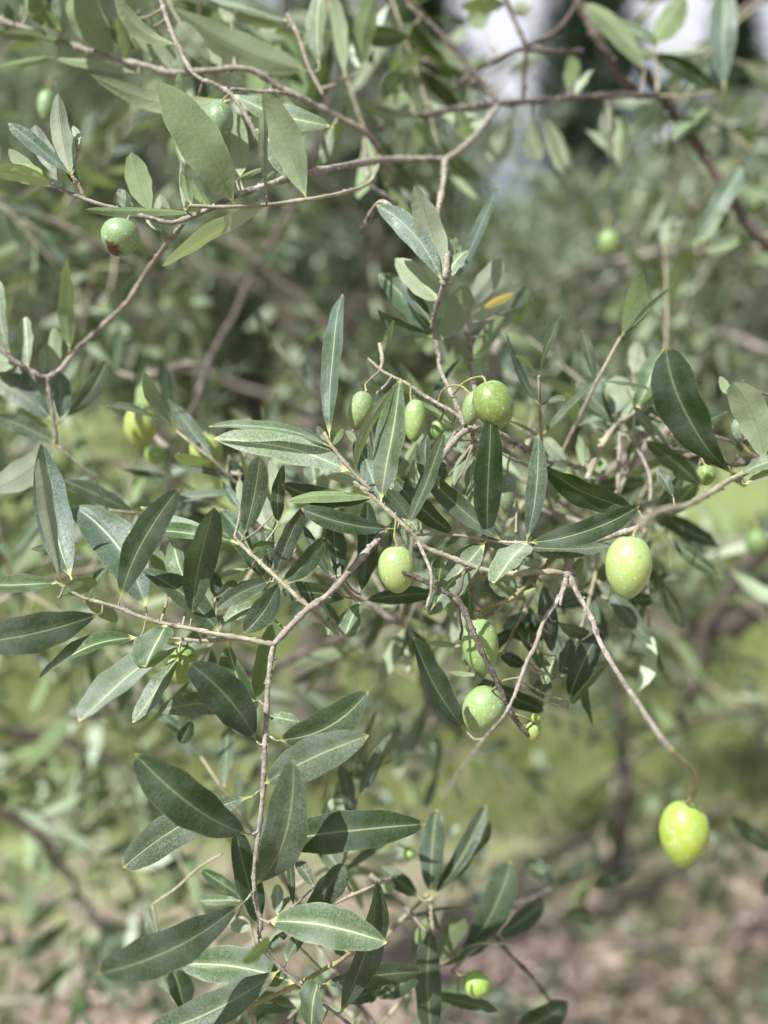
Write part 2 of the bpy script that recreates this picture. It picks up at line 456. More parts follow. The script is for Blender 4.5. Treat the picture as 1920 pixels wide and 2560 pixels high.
T1.leaves('''
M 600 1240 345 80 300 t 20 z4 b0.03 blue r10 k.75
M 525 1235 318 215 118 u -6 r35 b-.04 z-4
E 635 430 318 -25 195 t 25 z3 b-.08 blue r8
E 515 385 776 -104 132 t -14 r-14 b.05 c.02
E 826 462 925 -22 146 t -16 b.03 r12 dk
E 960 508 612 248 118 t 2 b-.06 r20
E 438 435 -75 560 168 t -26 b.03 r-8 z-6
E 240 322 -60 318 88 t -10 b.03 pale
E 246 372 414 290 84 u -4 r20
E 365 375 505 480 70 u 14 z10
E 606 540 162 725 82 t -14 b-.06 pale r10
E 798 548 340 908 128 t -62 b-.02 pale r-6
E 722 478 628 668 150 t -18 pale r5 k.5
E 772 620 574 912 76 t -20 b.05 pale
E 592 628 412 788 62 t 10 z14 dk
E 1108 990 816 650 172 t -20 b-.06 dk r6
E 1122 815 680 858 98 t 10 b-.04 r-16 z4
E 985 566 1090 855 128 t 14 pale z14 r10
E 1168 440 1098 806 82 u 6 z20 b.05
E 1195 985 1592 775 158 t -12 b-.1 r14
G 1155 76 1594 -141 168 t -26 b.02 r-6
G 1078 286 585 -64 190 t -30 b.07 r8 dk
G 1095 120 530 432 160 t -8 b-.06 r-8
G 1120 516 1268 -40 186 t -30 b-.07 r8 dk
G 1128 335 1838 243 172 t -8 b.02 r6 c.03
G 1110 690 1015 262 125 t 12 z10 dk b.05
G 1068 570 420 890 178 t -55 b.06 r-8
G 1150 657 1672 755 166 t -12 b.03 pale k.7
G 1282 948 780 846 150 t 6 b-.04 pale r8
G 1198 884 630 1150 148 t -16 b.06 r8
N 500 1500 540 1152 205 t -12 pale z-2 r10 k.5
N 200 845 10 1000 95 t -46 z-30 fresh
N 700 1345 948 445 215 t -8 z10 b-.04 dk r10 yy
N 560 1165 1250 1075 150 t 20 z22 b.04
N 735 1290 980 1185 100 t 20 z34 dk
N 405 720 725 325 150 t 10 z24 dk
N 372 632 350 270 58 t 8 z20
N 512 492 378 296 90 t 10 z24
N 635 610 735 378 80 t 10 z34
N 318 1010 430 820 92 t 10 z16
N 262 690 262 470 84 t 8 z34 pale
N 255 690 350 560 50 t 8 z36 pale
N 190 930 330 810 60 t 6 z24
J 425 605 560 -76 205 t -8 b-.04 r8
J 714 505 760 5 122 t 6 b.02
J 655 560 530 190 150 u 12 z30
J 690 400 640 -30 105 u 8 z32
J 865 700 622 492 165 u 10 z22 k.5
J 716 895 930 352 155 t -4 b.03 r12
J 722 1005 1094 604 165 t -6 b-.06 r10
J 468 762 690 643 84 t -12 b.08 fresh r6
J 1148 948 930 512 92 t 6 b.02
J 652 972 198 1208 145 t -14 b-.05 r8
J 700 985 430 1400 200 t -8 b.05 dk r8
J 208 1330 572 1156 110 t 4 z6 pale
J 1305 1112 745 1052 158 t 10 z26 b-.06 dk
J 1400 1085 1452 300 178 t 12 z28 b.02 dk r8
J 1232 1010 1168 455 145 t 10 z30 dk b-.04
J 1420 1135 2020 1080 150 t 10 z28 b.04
J 1400 1140 1270 1440 165 t 0 z30 pale
J 610 985 235 372 205 t 8 z24 b-.04 blue r8
J 398 672 -428 356 160 t 10 z18 b.02 pale r5
J 382 692 -534 566 120 t -6 b-.03 pale r-12
E 816 332 748 112 98 t 8 z26 pale
E 742 282 640 170 72 u 8 z30 dk
J 195 1110 372 975 115 t 6 z20
J 412 375 258 145 95 t 8 z34 dk blue
J 405 350 400 130 62 u 8 z30
J 640 900 600 560 90 t 8 z40 dk
J 1215 960 1150 735 70 t 8 z44
E 1465 500 1392 398 56 t 10 z60
E 1462 528 1345 480 34 u 10 z60
E 940 400 900 250 60 t 8 z34 dk
E 1070 245 940 270 30 u 6 z36
E 1165 880 1292 905 52 t 0 z30 pale
E 830 900 780 1000 60 t 0 z50 dk
''')
T1.stem('2.8 2.2 | J 1310 1108 26 | J 1400 1135 28', 'twig')

# --- middle branch: the knot with crossed twigs
T3 = Branch('olive_branch', 'knotted brown branch behind the biggest green olive, with dark leafless spurs below', px('K', 960, 640) + (20,))
T3.stem('6.5 5.0 | K 940 640 17 | K 1010 640 | K 1120 650 22 | K 1250 690 | K 1430 790 40 | D 610 830 50 | D 700 880 | D 800 900 70 | D 960 960 80', 'stem', 'bark')
T3.stem('4.8 3.4 | K 935 615 16 | K 900 520 | K 850 400 20 | K 800 290 | K 755 200 32 | K 720 100 | D 238 430 50 | D 225 360', 'stem', 'bark')
T3.stem('4.0 2.4 | K 945 590 17 | K 870 520 | K 700 420 20 | K 580 350 | K 460 265 24 | K 330 200 | K 240 150 28 | K 150 70 | K 60 10 34', 'twig', 'bark')
T3.stem('2.6 2.2 | K 330 205 25 | K 290 265 | K 200 350 30 | K 120 440', 'twig', 'bark')
T3.stem('3.4 3.6 | K 230 160 28 | K 250 90 | C 1650 430 | C 1640 380 40', 'twig', 'young')
T3.stem('3.0 2.4 | K 860 655 15 | K 900 640 | K 965 575 14', 'twig', 'dark')
T3.stem('3.4 2.8 | K 1000 650 22 | K 1010 720 | K 1090 760 32 | K 1200 820 | K 1420 930 46 | K 1600 1000 60', 'twig', 'bark')
T3.leaves('''
K 820 582 488 384 62 u 6 z30 pale
K 622 1010 625 688 112 t 6 z16
K 742 1080 740 900 74 t 6 z30 dk
K 845 1135 1035 785 92 u 4 z26 b.1
K 962 1245 990 850 90 t 4 z30 pale
K 362 1045 532 755 78 u 4 z34
K 0 660 190 872 46 u 10 z30 pale
K 70 268 255 312 40 u 10 z40 pale
K 560 1110 500 900 110 u 10 z46
K 900 1230 860 1050 80 u 10 z46
K 780 1000 860 960 60 u 10 z52
K 1030 760 770 745 34 u 6 z34 pale
C 1360 980 1345 860 80 t 10 z70 pale
C 1400 1040 1400 900 60 u 10 z80
D 0 420 46 275 44 u 4 z50 pale b-.1
D 890 905 868 738 58 u 10 z60
D 800 900 690 790 60 u 10 z90
D 650 640 480 425 135 t 20 z260 dk blue
D 700 620 812 420 68 t 20 z240 dk
D 940 960 940 870 40 u 10 z100
D 790 1030 760 940 100 u 10 z60
C 1615 860 1490 755 34 u 4 z22 pale
''')
# dark dead spurs hanging in front of the hanging olives
T3.stem('3.4 3.6 | L 350 625 -14 | L 430 665 | L 560 725 -12 | L 680 790 | L 780 835 -10', 'twig', 'dark')
T3.stem('3.4 3.0 | L 780 835 -10 | L 830 780 | L 850 680 -6 | L 872 588 2', 'twig', 'dark')
T3.stem('6.0 4.6 | L 785 830 -10 | L 850 920 | L 900 1030 -12 | L 960 1180 | F 440 640 -14 | F 490 735 | F 530 830 -10 | F 570 900 | F 625 965 0', 'stem', 'dark')
T3.stem('3.0 2.6 | L 830 900 -8 | L 825 1000 | L 845 1100 -2 | L 830 1190 4', 'twig', 'dark')
T3.stem('3.6 2.4 | L 480 380 -6 | L 545 520 | L 590 640 -16 | L 590 780 | L 550 930 -18', 'twig', 'bark')
T3.stem('2.0 1.6 | L 440 640 -12 | L 520 680 | L 600 720', 'twig', 'dark')

# --- the shoot that crosses from upper left to the right-hand fork
T2 = Branch('olive_branch', 'beige leafy shoot crossing the middle from upper left down to the forked stub', px('F', 800, 200) + (10,))
T2.stem('3.4 6.0 | C 1400 762 -6 | C 1440 830 | C 1530 940 -6 | C 1600 1010 | L 10 -70 -5 | L 120 20 | L 350 230 -4 | L 440 320 | L 540 425 0 | L 700 490 | L 900 570 3 | L 1080 625 | L 1260 645 6 | L 1450 630 | L 1659 632 9 | F 800 265 10', 'stem', 'young')
T2.stem('9.5 8.0 | F 802 125 12 | F 800 180 | F 798 230 10 | F 790 285 9', 'stem', 'bark')
T2.stem('6.0 5.0 | F 795 140 12 | F 870 128 | F 940 115 10 | F 1010 95 | F 1080 72 5 | F 1125 45 | F 1150 18 2', 'stem', 'bark')
T2.stem('5.0 3.4 | F 790 145 12 | F 730 195 | F 690 240 16 | F 620 310 | F 560 368 22 | F 500 395 | F 450 408 22 | F 415 430 20', 'twig', 'stalk')
T2.stem('3.4 3.0 | F 510 405 22 | F 470 435 | F 435 460 26', 'twig', 'bark')
T2.stem('5.2 1.6 | F 790 275 9 | F 770 345 | F 735 405 4 | F 690 470 | F 655 575 -4 | F 620 640 | F 595 705 -12 | F 560 800 | F 515 885 -30 | F 440 970 -55 | F 380 1050 -78 | F 330 1120 -100 | F 250 1230 -130', 'stem', 'bark')
T2.stem('5.2 4.6 | F 803 275 9 | F 830 340 | F 870 410 0 | F 905 480 | F 930 555 -12 | F 1000 680 -30 | F 1100 830 -72 | F 1180 950 | F 1235 1020 -94', 'stem', 'bark')
T2.stem('3.0 2.6 | F 770 345 5 | F 765 380 | F 762 405 3', 'twig', 'bark')
T2.stem('2.6 3.0 | L 470 325 0 | L 560 318 | L 640 313 5 | L 850 330 | L 1000 350 4 | L 1100 372 | L 1240 385 | L 1395 388 2', 'twig', 'young')
T2.leaves('''
C 1510 945 925 790 138 t -10 b-.05 r8 pale
C 1432 838 900 740 44 t -16 r55 b-.03 pale
C 1425 835 1262 742 44 t 4
C 1418 812 1368 735 34 u -2
C 1436 822 1482 745 26 u 2
C 1440 800 1482 165 86 t 40 z120 b-.02 blue
K 38 1005 372 278 84 u -12 b.13 r25 pale
K 262 1235 408 228 250 t -14 b-.03 r6 pale
L 408 250 703 -531 120 t -10
L 806 292 279 -149 170 t 4 b.03
L 1190 365 464 -284 175 t -4 b.04 r8
L 1050 370 1090 -730 240 t -20 b.02 dk r5 k.8
L 1375 365 1479 -504 165 t -8 b-.03 r8 blue
F 612 132 1105 -28 108 t -10 b-.06 r10
F 1100 -6 675 -206 135 t 0 b.04 dk
L 1048 395 558 980 290 t 22 z14 b.03 r14 pale k.7
L 1390 400 1110 722 232 t -22 b.04 pale r5 k.55
L 890 365 2120 410 172 t 6 z22 b-.04 r10
J 1520 300 748 168 170 t 4 z6 b.08 r8
J 1510 292 782 308 92 u -6 b-.02 r30
J 1673 535 905 370 175 t -8 b.06 r6
J 1450 215 1113 98 78 u 6 b-.05
K 240 1190 20 740 185 t 8 z8 b-.04 blue
L 500 320 214 -74 125 t 4 z12 pale
J 1640 330 1440 -40 170 t 12 z14 blue
F 690 298 728 604 84 t 10 z30 dk b-.05
F 356 948 122 538 116 t -18 z-6 b.06 dk r10
F 795 818 938 512 108 t 6 z34 b.04
F 800 852 985 640 74 t 10 z44 pale
F 742 622 690 742 84 t 0 z36 pale k.5
F 700 700 665 842 85 t 8 z50 dk
F 490 608 605 662 58 t 8 z40 dk
F 742 470 884 528 58 t 8 z36
F 765 720 810 545 80 t 8 z46 dk
F 362 706 692 862 72 t 14 z40 b.02 dk
F 175 562 334 578 28 u 4 z14
F 272 692 402 700 24 u 4 z18
F 430 285 525 388 48 t 4 z36
F 370 340 362 482 54 t 4 z30 pale
L 668 488 650 702 112 t 8 z40 pale
L 1010 690 1200 850 90 t 8 z44 pale
L 1060 640 1230 820 120 u 8 z46
L 950 830 1100 820 46 u 4 z44
L 900 760 930 1030 110 t 4 z36 pale
L 740 840 760 1040 90 u 4 z38
L 1190 730 1350 740 60 t 4 z50 pale
L 1060 120 1180 300 110 t 4 z60 pale
L 1300 40 1230 190 100 u 4 z50
L 1130 -60 1230 110 140 u 8 z70
L 1480 750 1200 880 40 u 4 z40 fresh
L 460 250 380 90 90 t 4 z40 pale
L 500 200 600 260 70 u 4 z50
L 380 220 400 420 50 t 4 z50 pale
L 250 200 240 420 36 t 4 z40 dk
L 1340 480 1460 640 120 u 4 z60
L 1300 640 1500 560 100 u 4 z70
F 820 290 860 200 50 u 4 z40
F 740 520 790 640 60 u 4 z60 dk
F 620 560 560 470 70 t 4 z70 dk
''')
# --- right-hand branch with the large dark leaves
T4 = Branch('olive_branch', 'pale shoot at the right edge carrying one large dark leaf and a rounded yellowish leaf', px('D', 1640, 895) + (-8,))
T4.stem('4.0 7.0 | D 1740 850 -6 | D 1659 880 -8 | D 1600 920 | D 1500 965 -20 | D 1400 1030 -60 | D 1300 1080 | F 1180 0 -110 | F 1100 60 -150', 'stem', 'young')
T4.leaves('''
D 1516 945 1218 392 165 t -10 b.06 r5 z-8 dk
D 1640 885 1508 545 142 u -4 b-.08 r8 k.5
D 1385 1005 1132 798 100 t 6 b-.06 dk
D 1250 1042 1182 920 48 t 6 z20
D 1535 948 1740 868 56 t -8 pale
D 1560 985 1740 930 40 t -6 pale
D 1660 800 1640 660 60 t 10 z24 pale
D 1490 600 1450 520 40 u 10 z40
''')
# --- shoot out of focus between the middle and the right-hand leaves
T5 = Branch('olive_branch', 'soft-focus beige shoot with rounded yellowish leaf rising between middle and right edge', px('D', 985, 750) + (60,))
T5.stem('7 4 | D 850 1060 48 | D 880 960 | D 920 860 70 | D 985 750 80 | D 1060 690 90 | D 1110 655', 'stem', 'young')
T5.stem('4.4 4 | D 1020 760 80 | D 1015 900 | D 1010 1010 75', 'twig', 'bark')
T5.stem('3.4 3 | D 1060 760 85 | D 1120 880 | D 1150 960 | D 1150 1060 70', 'twig', 'bark')
T5.leaves('''
D 1035 695 1000 518 118 u 4 k.45 r5
D 1072 652 1214 408 112 t 4 b-.06 pale r8
D 1000 742 828 550 74 t 8 b-.05
D 1076 512 1102 372 76 u 8 z120 k.5
D 1120 676 1296 590 62 t 4 pale
D 1000 772 1155 740 26 t 0 pale
D 955 545 845 435 62 t 10 z120
D 960 700 1010 760 60 t 8 z130 dk
D 870 700 980 760 70 t 8 z150 dk blue
D 930 1090 900 960 60 u 8 z80
D 1180 760 1150 660 50 u 10 z90 dk
D 1060 900 1090 780 50 t 10 z100 pale
D 850 860 870 990 44 t 10 z90 pale
D 740 1080 700 960 100 u 8 z100
''')
# thin dark twigs with a mossy limb on the right
T6 = Branch('olive_branch', 'dark lichen-spotted bare twigs lying level behind the large leaf at the right', px('D', 1400, 870) + (70,))
T6.stem('11 9 | D 1200 830 90 | D 1320 865 | D 1450 885 80 | D 1590 890 | D 1760 880 60', 'stem', 'dark')
T6.stem('3.0 2.6 | D 1150 685 70 | D 1230 725 | D 1400 770 60 | D 1500 800', 'twig', 'dark')
T6.stem('3.2 2.6 | D 1350 960 50 | D 1370 880 | D 1400 800 60', 'twig', 'dark')
T6.stem('2.6 2.2 | D 1550 540 40 | D 1600 580 | D 1720 620 50', 'twig', 'dark')
T6.stem('3.0 2.6 | D 1530 790 60 | D 1580 850 | D 1640 880 60', 'twig', 'dark')
T6.stem('2.4 2.0 | D 1190 690 70 | D 1350 700', 'twig', 'young')
T6.stem('2.4 2.0 | D 1240 770 76 | D 1380 760 | D 1420 740', 'twig', 'young')
T6.leaves('''
D 1440 800 1500 900 60 u 10 pale
D 1330 820 1400 860 50 t 10 pale
D 1300 930 1190 1080 60 t 10 dk
D 1500 930 1560 1000 40 u 10
D 1580 760 1530 840 50 t 10
D 1340 820 1280 900 40 u 10 pale
''')
# --- bottom twig
T7 = Branch('olive_branch', 'yellow-barked twig rising slantwise from the bottom edge under the hanging shoot', px('G', 1180, 985) + (20,))
T7.stem('4.6 4.0 | G 860 1130 20 | G 960 1085 | G 1080 1030 20 | G 1180 985 | G 1300 930 22 | G 1400 870 | G 1475 828 26 | G 1560 760 40', 'stem', 'stalk')
T7.stem('3.4 3.0 | G 1450 582 30 | G 1530 545 | G 1612 510 34 | G 1700 470 60', 'twig', 'young')
T7.stem('2.6 2.2 | G 1160 990 22 | G 1200 1030 | G 1240 1045 24', 'twig', 'dark')
T7.stem('2.6 2.2 | G 1020 640 30 | G 1070 660 | G 1090 720 | G 1110 800 30', 'twig', 'young')
T7.stem('2.4 2.0 | G 1290 770 30 | G 1340 820 | G 1390 870 24', 'twig', 'young')
T7.stem('2.6 2.4 | G 660 590 60 | G 760 520 | G 860 430 | G 960 370 50', 'twig', 'young')
T7.leaves('''
G 1050 560 870 440 60 t 8 z40
G 1045 575 868 572 40 t 4 z36 pale
G 800 1090 745 870 90 t 10 z40 dk
G 735 980 690 860 60 u 10 z50 dk
G 700 800 630 590 60 t 10 z60
G 1060 700 960 660 60 u 10 z50
G 1110 1130 1130 1020 50 t 10 z60 dk
G 960 1120 1040 1060 50 u 10 z40 pale
G 1430 720 1520 810 80 t 10 z50 dk
G 1480 450 1380 320 80 t 10 z60
G 1400 250 1430 120 50 t 10 z60 pale
G 1500 230 1460 50 60 t 10 z90 pale
''')
# --- soft-focus shoot at lower middle
T8 = Branch('olive_branch', 'soft-focus twig with long narrow dark leaves at bottom centre beside bare soil', px('H', 210, 640) + (90,), 'olive branches in front')
T8.stem('3.6 3.2 | H 215 720 80 | H 205 640 | H 205 560 80', 'stem', 'young')
T8.stem('4.4 3.6 | H -60 460 90 | H 60 570 | H 185 710 80', 'stem', 'bark')
T8.stem('4.0 3.0 | H 290 880 100 | H 350 820 | H 400 770 | H 460 700 110 | H 520 600 150', 'stem', 'young')
T8.stem('4.0 3.0 | H 480 730 110 | H 560 820 | H 640 900 | H 720 1010 130', 'stem', 'dark')
T8.stem('3.0 3.0 | H 330 880 100 | H 320 960 | H 345 1100 100', 'twig', 'young')
T8.leaves('''
H 206 562 228 178 108 t 10 b.03
H 214 565 440 158 74 t 20 b-.04
H 215 655 208 1180 124 t -10 b-.03
H 298 832 546 400 116 t 0 b-.06 dk
H 152 562 -10 428 74 t 8
H 190 640 140 760 60 u 8 fresh
H 490 706 692 572 88 t 30 dk
H 740 512 866 394 42 t 30 z220 dk
H 735 510 610 400 70 t 30 z220
H 890 520 1092 430 70 t 30 z220
H 530 1160 796 1016 118 t 10 z110 dk r5
H 1480 200 1680 360 70 t 30 z260 dk
H 1640 560 1700 440 60 t 30 z260 dk
H 770 640 900 660 70 t 30 z200
H 230 580 240 700 50 t 20 dk
H -40 1000 150 870 90 t 8 z60
H 0 940 -150 980 80 t 8 z60 dk
''')

# --- upper-left branch
TA = Branch('olive_branch', 'upper-left branch seen from below with pale silvery undersides and grey stems', px('A', 900, 900) + (10,))
TA.stem('3.2 7.0 | A 215 795 0 | A 260 818 | A 400 872 0 | A 550 915 | A 660 945 6 | A 740 962 8 | A 830 935 | A 900 905 12 | A 1010 850 | A 1150 800 20 | A 1300 755 | A 1450 722 45 | A 1659 692 110 | B 130 690 | B 255 690 140', 'stem', 'bark')
TA.stem('3.4 4.0 | A 820 888 2 | A 900 893 | A 1010 893 4 | A 1170 883 | A 1400 850 30 | A 1570 805 60 | A 1625 740 80 | A 1640 655 150', 'stem', 'young')
TA.stem('3.6 3.4 | A 370 860 0 | A 340 800 | A 310 760 -4', 'twig', 'young')
TA.stem('4.4 5.0 | A 790 970 14 | A 740 1030 | C 690 -10 60 | C 620 90 90 | C 540 210 | C 400 340 100 | C 310 430 80 | C 260 490 | C 195 525 70 | C 120 488 | C 60 450 | C -30 370 60', 'stem', 'bark')
TA.stem('4.0 3.6 | C 205 525 70 | C 220 620 | C 235 720 76 | C 245 810 80', 'stem', 'bark')
TA.stem('2.4 2.0 | C 310 430 80 | C 298 410 78', 'twig')
TA.stem('6.0 5.6 | A -60 70 120 | A 80 115 | A 250 175 110 | A 400 225 | A 500 255 100 | A 650 290 | A 750 315 90 | A 900 305 | A 1070 298 90 | A 1200 370 | A 1330 440 100 | A 1450 500 | A 1580 575 120 | A 1640 650 | B 40 760 150', 'stem', 'bark')
TA.stem('4.0 4.6 | A 690 -20 60 | A 720 80 | A 760 180 50 | A 800 260 | A 850 330 44 | A 940 370 | A 1000 410 40 | A 1050 480 | A 1095 560 40 | A 1110 600', 'stem', 'bark')
TA.stem('3.4 4.4 | A 1000 385 44 | A 1100 395 | A 1240 405 70 | A 1350 450 100', 'stem', 'bark')
TA.stem('3.4 3.0 | A 1240 60 110 | A 1290 160 | A 1330 280 | A 1400 420 100', 'stem', 'bark')
TA.stem('4.0 4.6 | A 1570 600 120 | A 1590 720 | A 1600 800 120 | B 60 880 130', 'stem', 'bark')
TA.stem('6.5 5.5 | B -20 548 190 | B 120 510 | B 250 480 180 | B 400 460 | B 480 450 180 | B 600 440 | B 720 430 190 | B 870 418 | B 1020 412 200 | B 1180 412 220', 'stem', 'limb')
TA.stem('5.6 5.2 | B 490 458 180 | B 430 540 | B 370 610 160 | B 300 670 | B 262 700 130 | B 258 780 | B 235 900 60 | B 225 950', 'stem', 'bark')
TA.stem('5.2 5.6 | B 225 940 50 | B 250 1040 40 | O 1125 560 26 | O 1120 650 | O 1110 730 20 | O 1105 800 22 | O 1085 840', 'stem', 'bark')
TA.stem('4.2 4.6 | B 600 440 185 | B 605 320 | B 608 200 180 | B 560 80 | B 520 -20 190', 'stem', 'limb')
TA.stem('5.0 5.0 | B 610 200 180 | B 740 140 | B 820 40 | B 860 -30 200', 'stem', 'limb')
TA.stem('4.2 3.6 | B 860 218 200 | B 740 222 | B 650 218 | B 560 220 190 | B 400 310 | B 300 380', 'stem', 'limb')
TA.stem('4.4 5.0 | B 100 20 200 | B 230 130 | B 340 250 190 | B 420 350 | B 490 440 180', 'stem', 'limb')
TA.stem('7 7 | B 130 250 230 | B 240 285 | B 350 330 220 | B 400 380', 'stem', 'limb')
TA.stem('4.4 5.0 | B -100 1000 60 | O 560 150 40 | O 700 240 | O 800 320 30 | O 1000 480 | O 1110 560 26', 'stem', 'bark')
TA.stem('5.4 4.8 | O 1240 1000 60 | O 1270 1150 | O 1310 1327 70 | D 375 470 80 | D 392 570 60 | D 395 640', 'stem', 'bark')
TA.stem('4.4 4.8 | O 1085 840 24 | D 215 270 40 | D 215 320 | D 225 370 52 | D 235 430', 'stem', 'bark')
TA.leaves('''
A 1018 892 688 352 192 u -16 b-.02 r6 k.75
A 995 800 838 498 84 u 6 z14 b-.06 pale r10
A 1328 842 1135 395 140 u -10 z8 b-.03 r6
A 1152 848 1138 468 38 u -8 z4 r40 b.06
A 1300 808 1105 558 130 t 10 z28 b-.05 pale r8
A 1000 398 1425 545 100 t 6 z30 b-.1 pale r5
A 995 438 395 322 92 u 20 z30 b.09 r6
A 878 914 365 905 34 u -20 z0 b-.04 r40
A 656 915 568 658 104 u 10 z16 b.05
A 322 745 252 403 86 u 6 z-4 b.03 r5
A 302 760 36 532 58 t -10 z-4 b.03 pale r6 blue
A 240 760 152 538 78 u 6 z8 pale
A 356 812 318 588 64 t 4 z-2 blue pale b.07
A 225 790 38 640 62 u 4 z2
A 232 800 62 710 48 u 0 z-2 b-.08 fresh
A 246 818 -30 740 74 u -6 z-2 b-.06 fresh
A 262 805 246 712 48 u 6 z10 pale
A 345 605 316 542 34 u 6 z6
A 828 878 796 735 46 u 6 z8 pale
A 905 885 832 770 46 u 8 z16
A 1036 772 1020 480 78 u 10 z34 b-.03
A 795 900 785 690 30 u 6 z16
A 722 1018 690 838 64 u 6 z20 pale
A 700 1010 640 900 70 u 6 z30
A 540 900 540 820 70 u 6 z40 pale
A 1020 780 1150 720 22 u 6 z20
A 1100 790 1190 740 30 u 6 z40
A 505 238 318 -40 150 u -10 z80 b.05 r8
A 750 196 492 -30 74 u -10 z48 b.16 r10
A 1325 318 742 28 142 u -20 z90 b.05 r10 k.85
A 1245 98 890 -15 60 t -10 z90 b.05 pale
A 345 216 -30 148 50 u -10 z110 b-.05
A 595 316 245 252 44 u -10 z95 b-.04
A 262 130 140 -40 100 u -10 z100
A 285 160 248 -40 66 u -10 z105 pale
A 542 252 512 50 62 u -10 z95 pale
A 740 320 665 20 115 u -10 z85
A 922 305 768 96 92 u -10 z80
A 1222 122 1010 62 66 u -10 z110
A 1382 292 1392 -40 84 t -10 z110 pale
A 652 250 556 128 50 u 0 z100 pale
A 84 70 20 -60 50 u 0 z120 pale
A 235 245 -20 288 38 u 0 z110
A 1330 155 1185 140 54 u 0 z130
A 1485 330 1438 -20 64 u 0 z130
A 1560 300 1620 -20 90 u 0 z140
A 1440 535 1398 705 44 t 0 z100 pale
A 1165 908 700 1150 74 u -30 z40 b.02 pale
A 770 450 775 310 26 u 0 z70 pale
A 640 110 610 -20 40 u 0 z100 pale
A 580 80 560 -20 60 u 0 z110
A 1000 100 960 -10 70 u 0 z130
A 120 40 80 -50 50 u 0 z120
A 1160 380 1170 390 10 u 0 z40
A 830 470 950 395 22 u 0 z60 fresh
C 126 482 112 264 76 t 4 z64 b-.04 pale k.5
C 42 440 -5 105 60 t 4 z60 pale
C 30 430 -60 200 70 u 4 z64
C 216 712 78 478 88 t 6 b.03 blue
C 214 722 -70 498 108 t 6 b-.03 r8
C 262 712 258 500 80 t 6 b.03 blue
C 276 704 462 448 76 t 6 b-.05
C 236 812 -20 690 84 t -10 b-.04 r12
C 232 792 68 660 26 u -6 pale
C 250 822 -40 1010 130 u -20 b.06 r6
C 296 412 292 10 78 u 6 b-.03 pale
C 212 500 232 310 60 u 8 z90
C 186 510 180 400 32 u 8 z90
C 80 460 -60 440 90 u 8 z90
C 430 960 330 980 30 u 0 z90 pale
O 1042 812 535 172 190 t 10 b-.07 pale blue r8
O 1056 806 848 12 235 u -6 b-.04 r4 k.6
O 1132 802 1290 548 150 t 4 b.05 pale r10
O 1120 640 1160 460 100 u 8 z34 dk
O 1180 812 1545 10 104 t 50 z30 b-.02 blue
D 226 372 356 128 122 u -4 b-.1 r8 k.5
D 218 370 -20 80 96 t 30 b-.06 blue
D 200 345 -30 235 62 t 30 z70 dk
D 212 190 50 10 104 u 20 z60
D 358 225 512 10 92 u 20 z80 b-.04
D 395 448 522 262 78 u 20 z90
D 420 228 560 158 32 u 10 z90 yellow
D 530 240 620 140 60 t 20 z110 dk
D 190 300 80 120 60 t 20 z80
D 220 380 240 260 50 u 20 z80 dk
D 560 300 640 200 60 u 20 z130 dk
B 1195 635 1392 470 60 t 0 z240 pale b-.04
B 1430 395 1160 240 76 t 0 z220 dk b-.06
B 1200 205 960 85 54 t 0 z220 pale
B 1470 395 1472 -60 118 t 0 z220 blue
B 1330 1070 1545 720 78 t 0 z240 blue b-.03
B 1020 725 1030 490 72 u 0 z260 pale
B 985 665 868 560 46 t 0 z260 pale
B 958 600 960 455 62 u 0 z260
B 1125 305 868 15 84 u 0 z210 b-.05
B 1170 190 1300 -20 110 u 0 z220
B 1200 245 1065 210 50 u 0 z220
B 815 405 905 300 44 t 0 z230 pale
B 800 390 800 240 76 u 0 z240
B 560 500 470 700 90 u 0 z240 pale
B 690 500 800 760 80 u 0 z260
B 640 500 660 700 80 u 0 z260
B 130 100 50 200 50 u 0 z200 pale
B 430 130 380 20 110 u 0 z240
B 560 10 330 30 70 u 0 z230
B 640 30 560 40 60 u 0 z240
B 360 600 330 470 76 u 0 z210
B 1400 900 1500 890 70 t 0 z260 pale
B 1659 1010 1380 1080 56 t 0 z260 pale
B 1300 960 1180 1000 60 u 0 z260
B 1370 1050 1480 900 90 t 0 z270 pale
B 60 320 170 220 60 u 0 z200 pale
B 120 440 20 400 60 u 0 z200
B 0 800 60 730 80 u 0 z180 dk
B 270 1010 330 1100 60 u 0 z60 dk
''')

# thick diagonal limb at upper right
TB = Branch('olive_limb', 'thick brown limb slanting down the upper right corner, out of focus', px('B', 1180, 412) + (240,), 'olive branches in front')
TB.stem('8 9 | B 820 -40 230 | B 880 90 | B 950 220 230 | B 1020 340 | B 1100 400 240', 'stem', 'limb')
TB.stem('7.5 10 | B 880 30 235 | B 980 140 | B 1080 250 240 | B 1190 400 | B 1270 510 245 | B 1350 620 | B 1430 740 250 | B 1510 880 | B 1600 1000 250 | B 1720 1120 260', 'stem', 'limb')
TB.leaves('''
B 1290 400 1380 330 40 t 0 pale
B 1240 420 1180 400 40 t 0
B 1350 620 1450 560 60 u 0 pale
B 1560 930 1659 870 50 u 0
''')
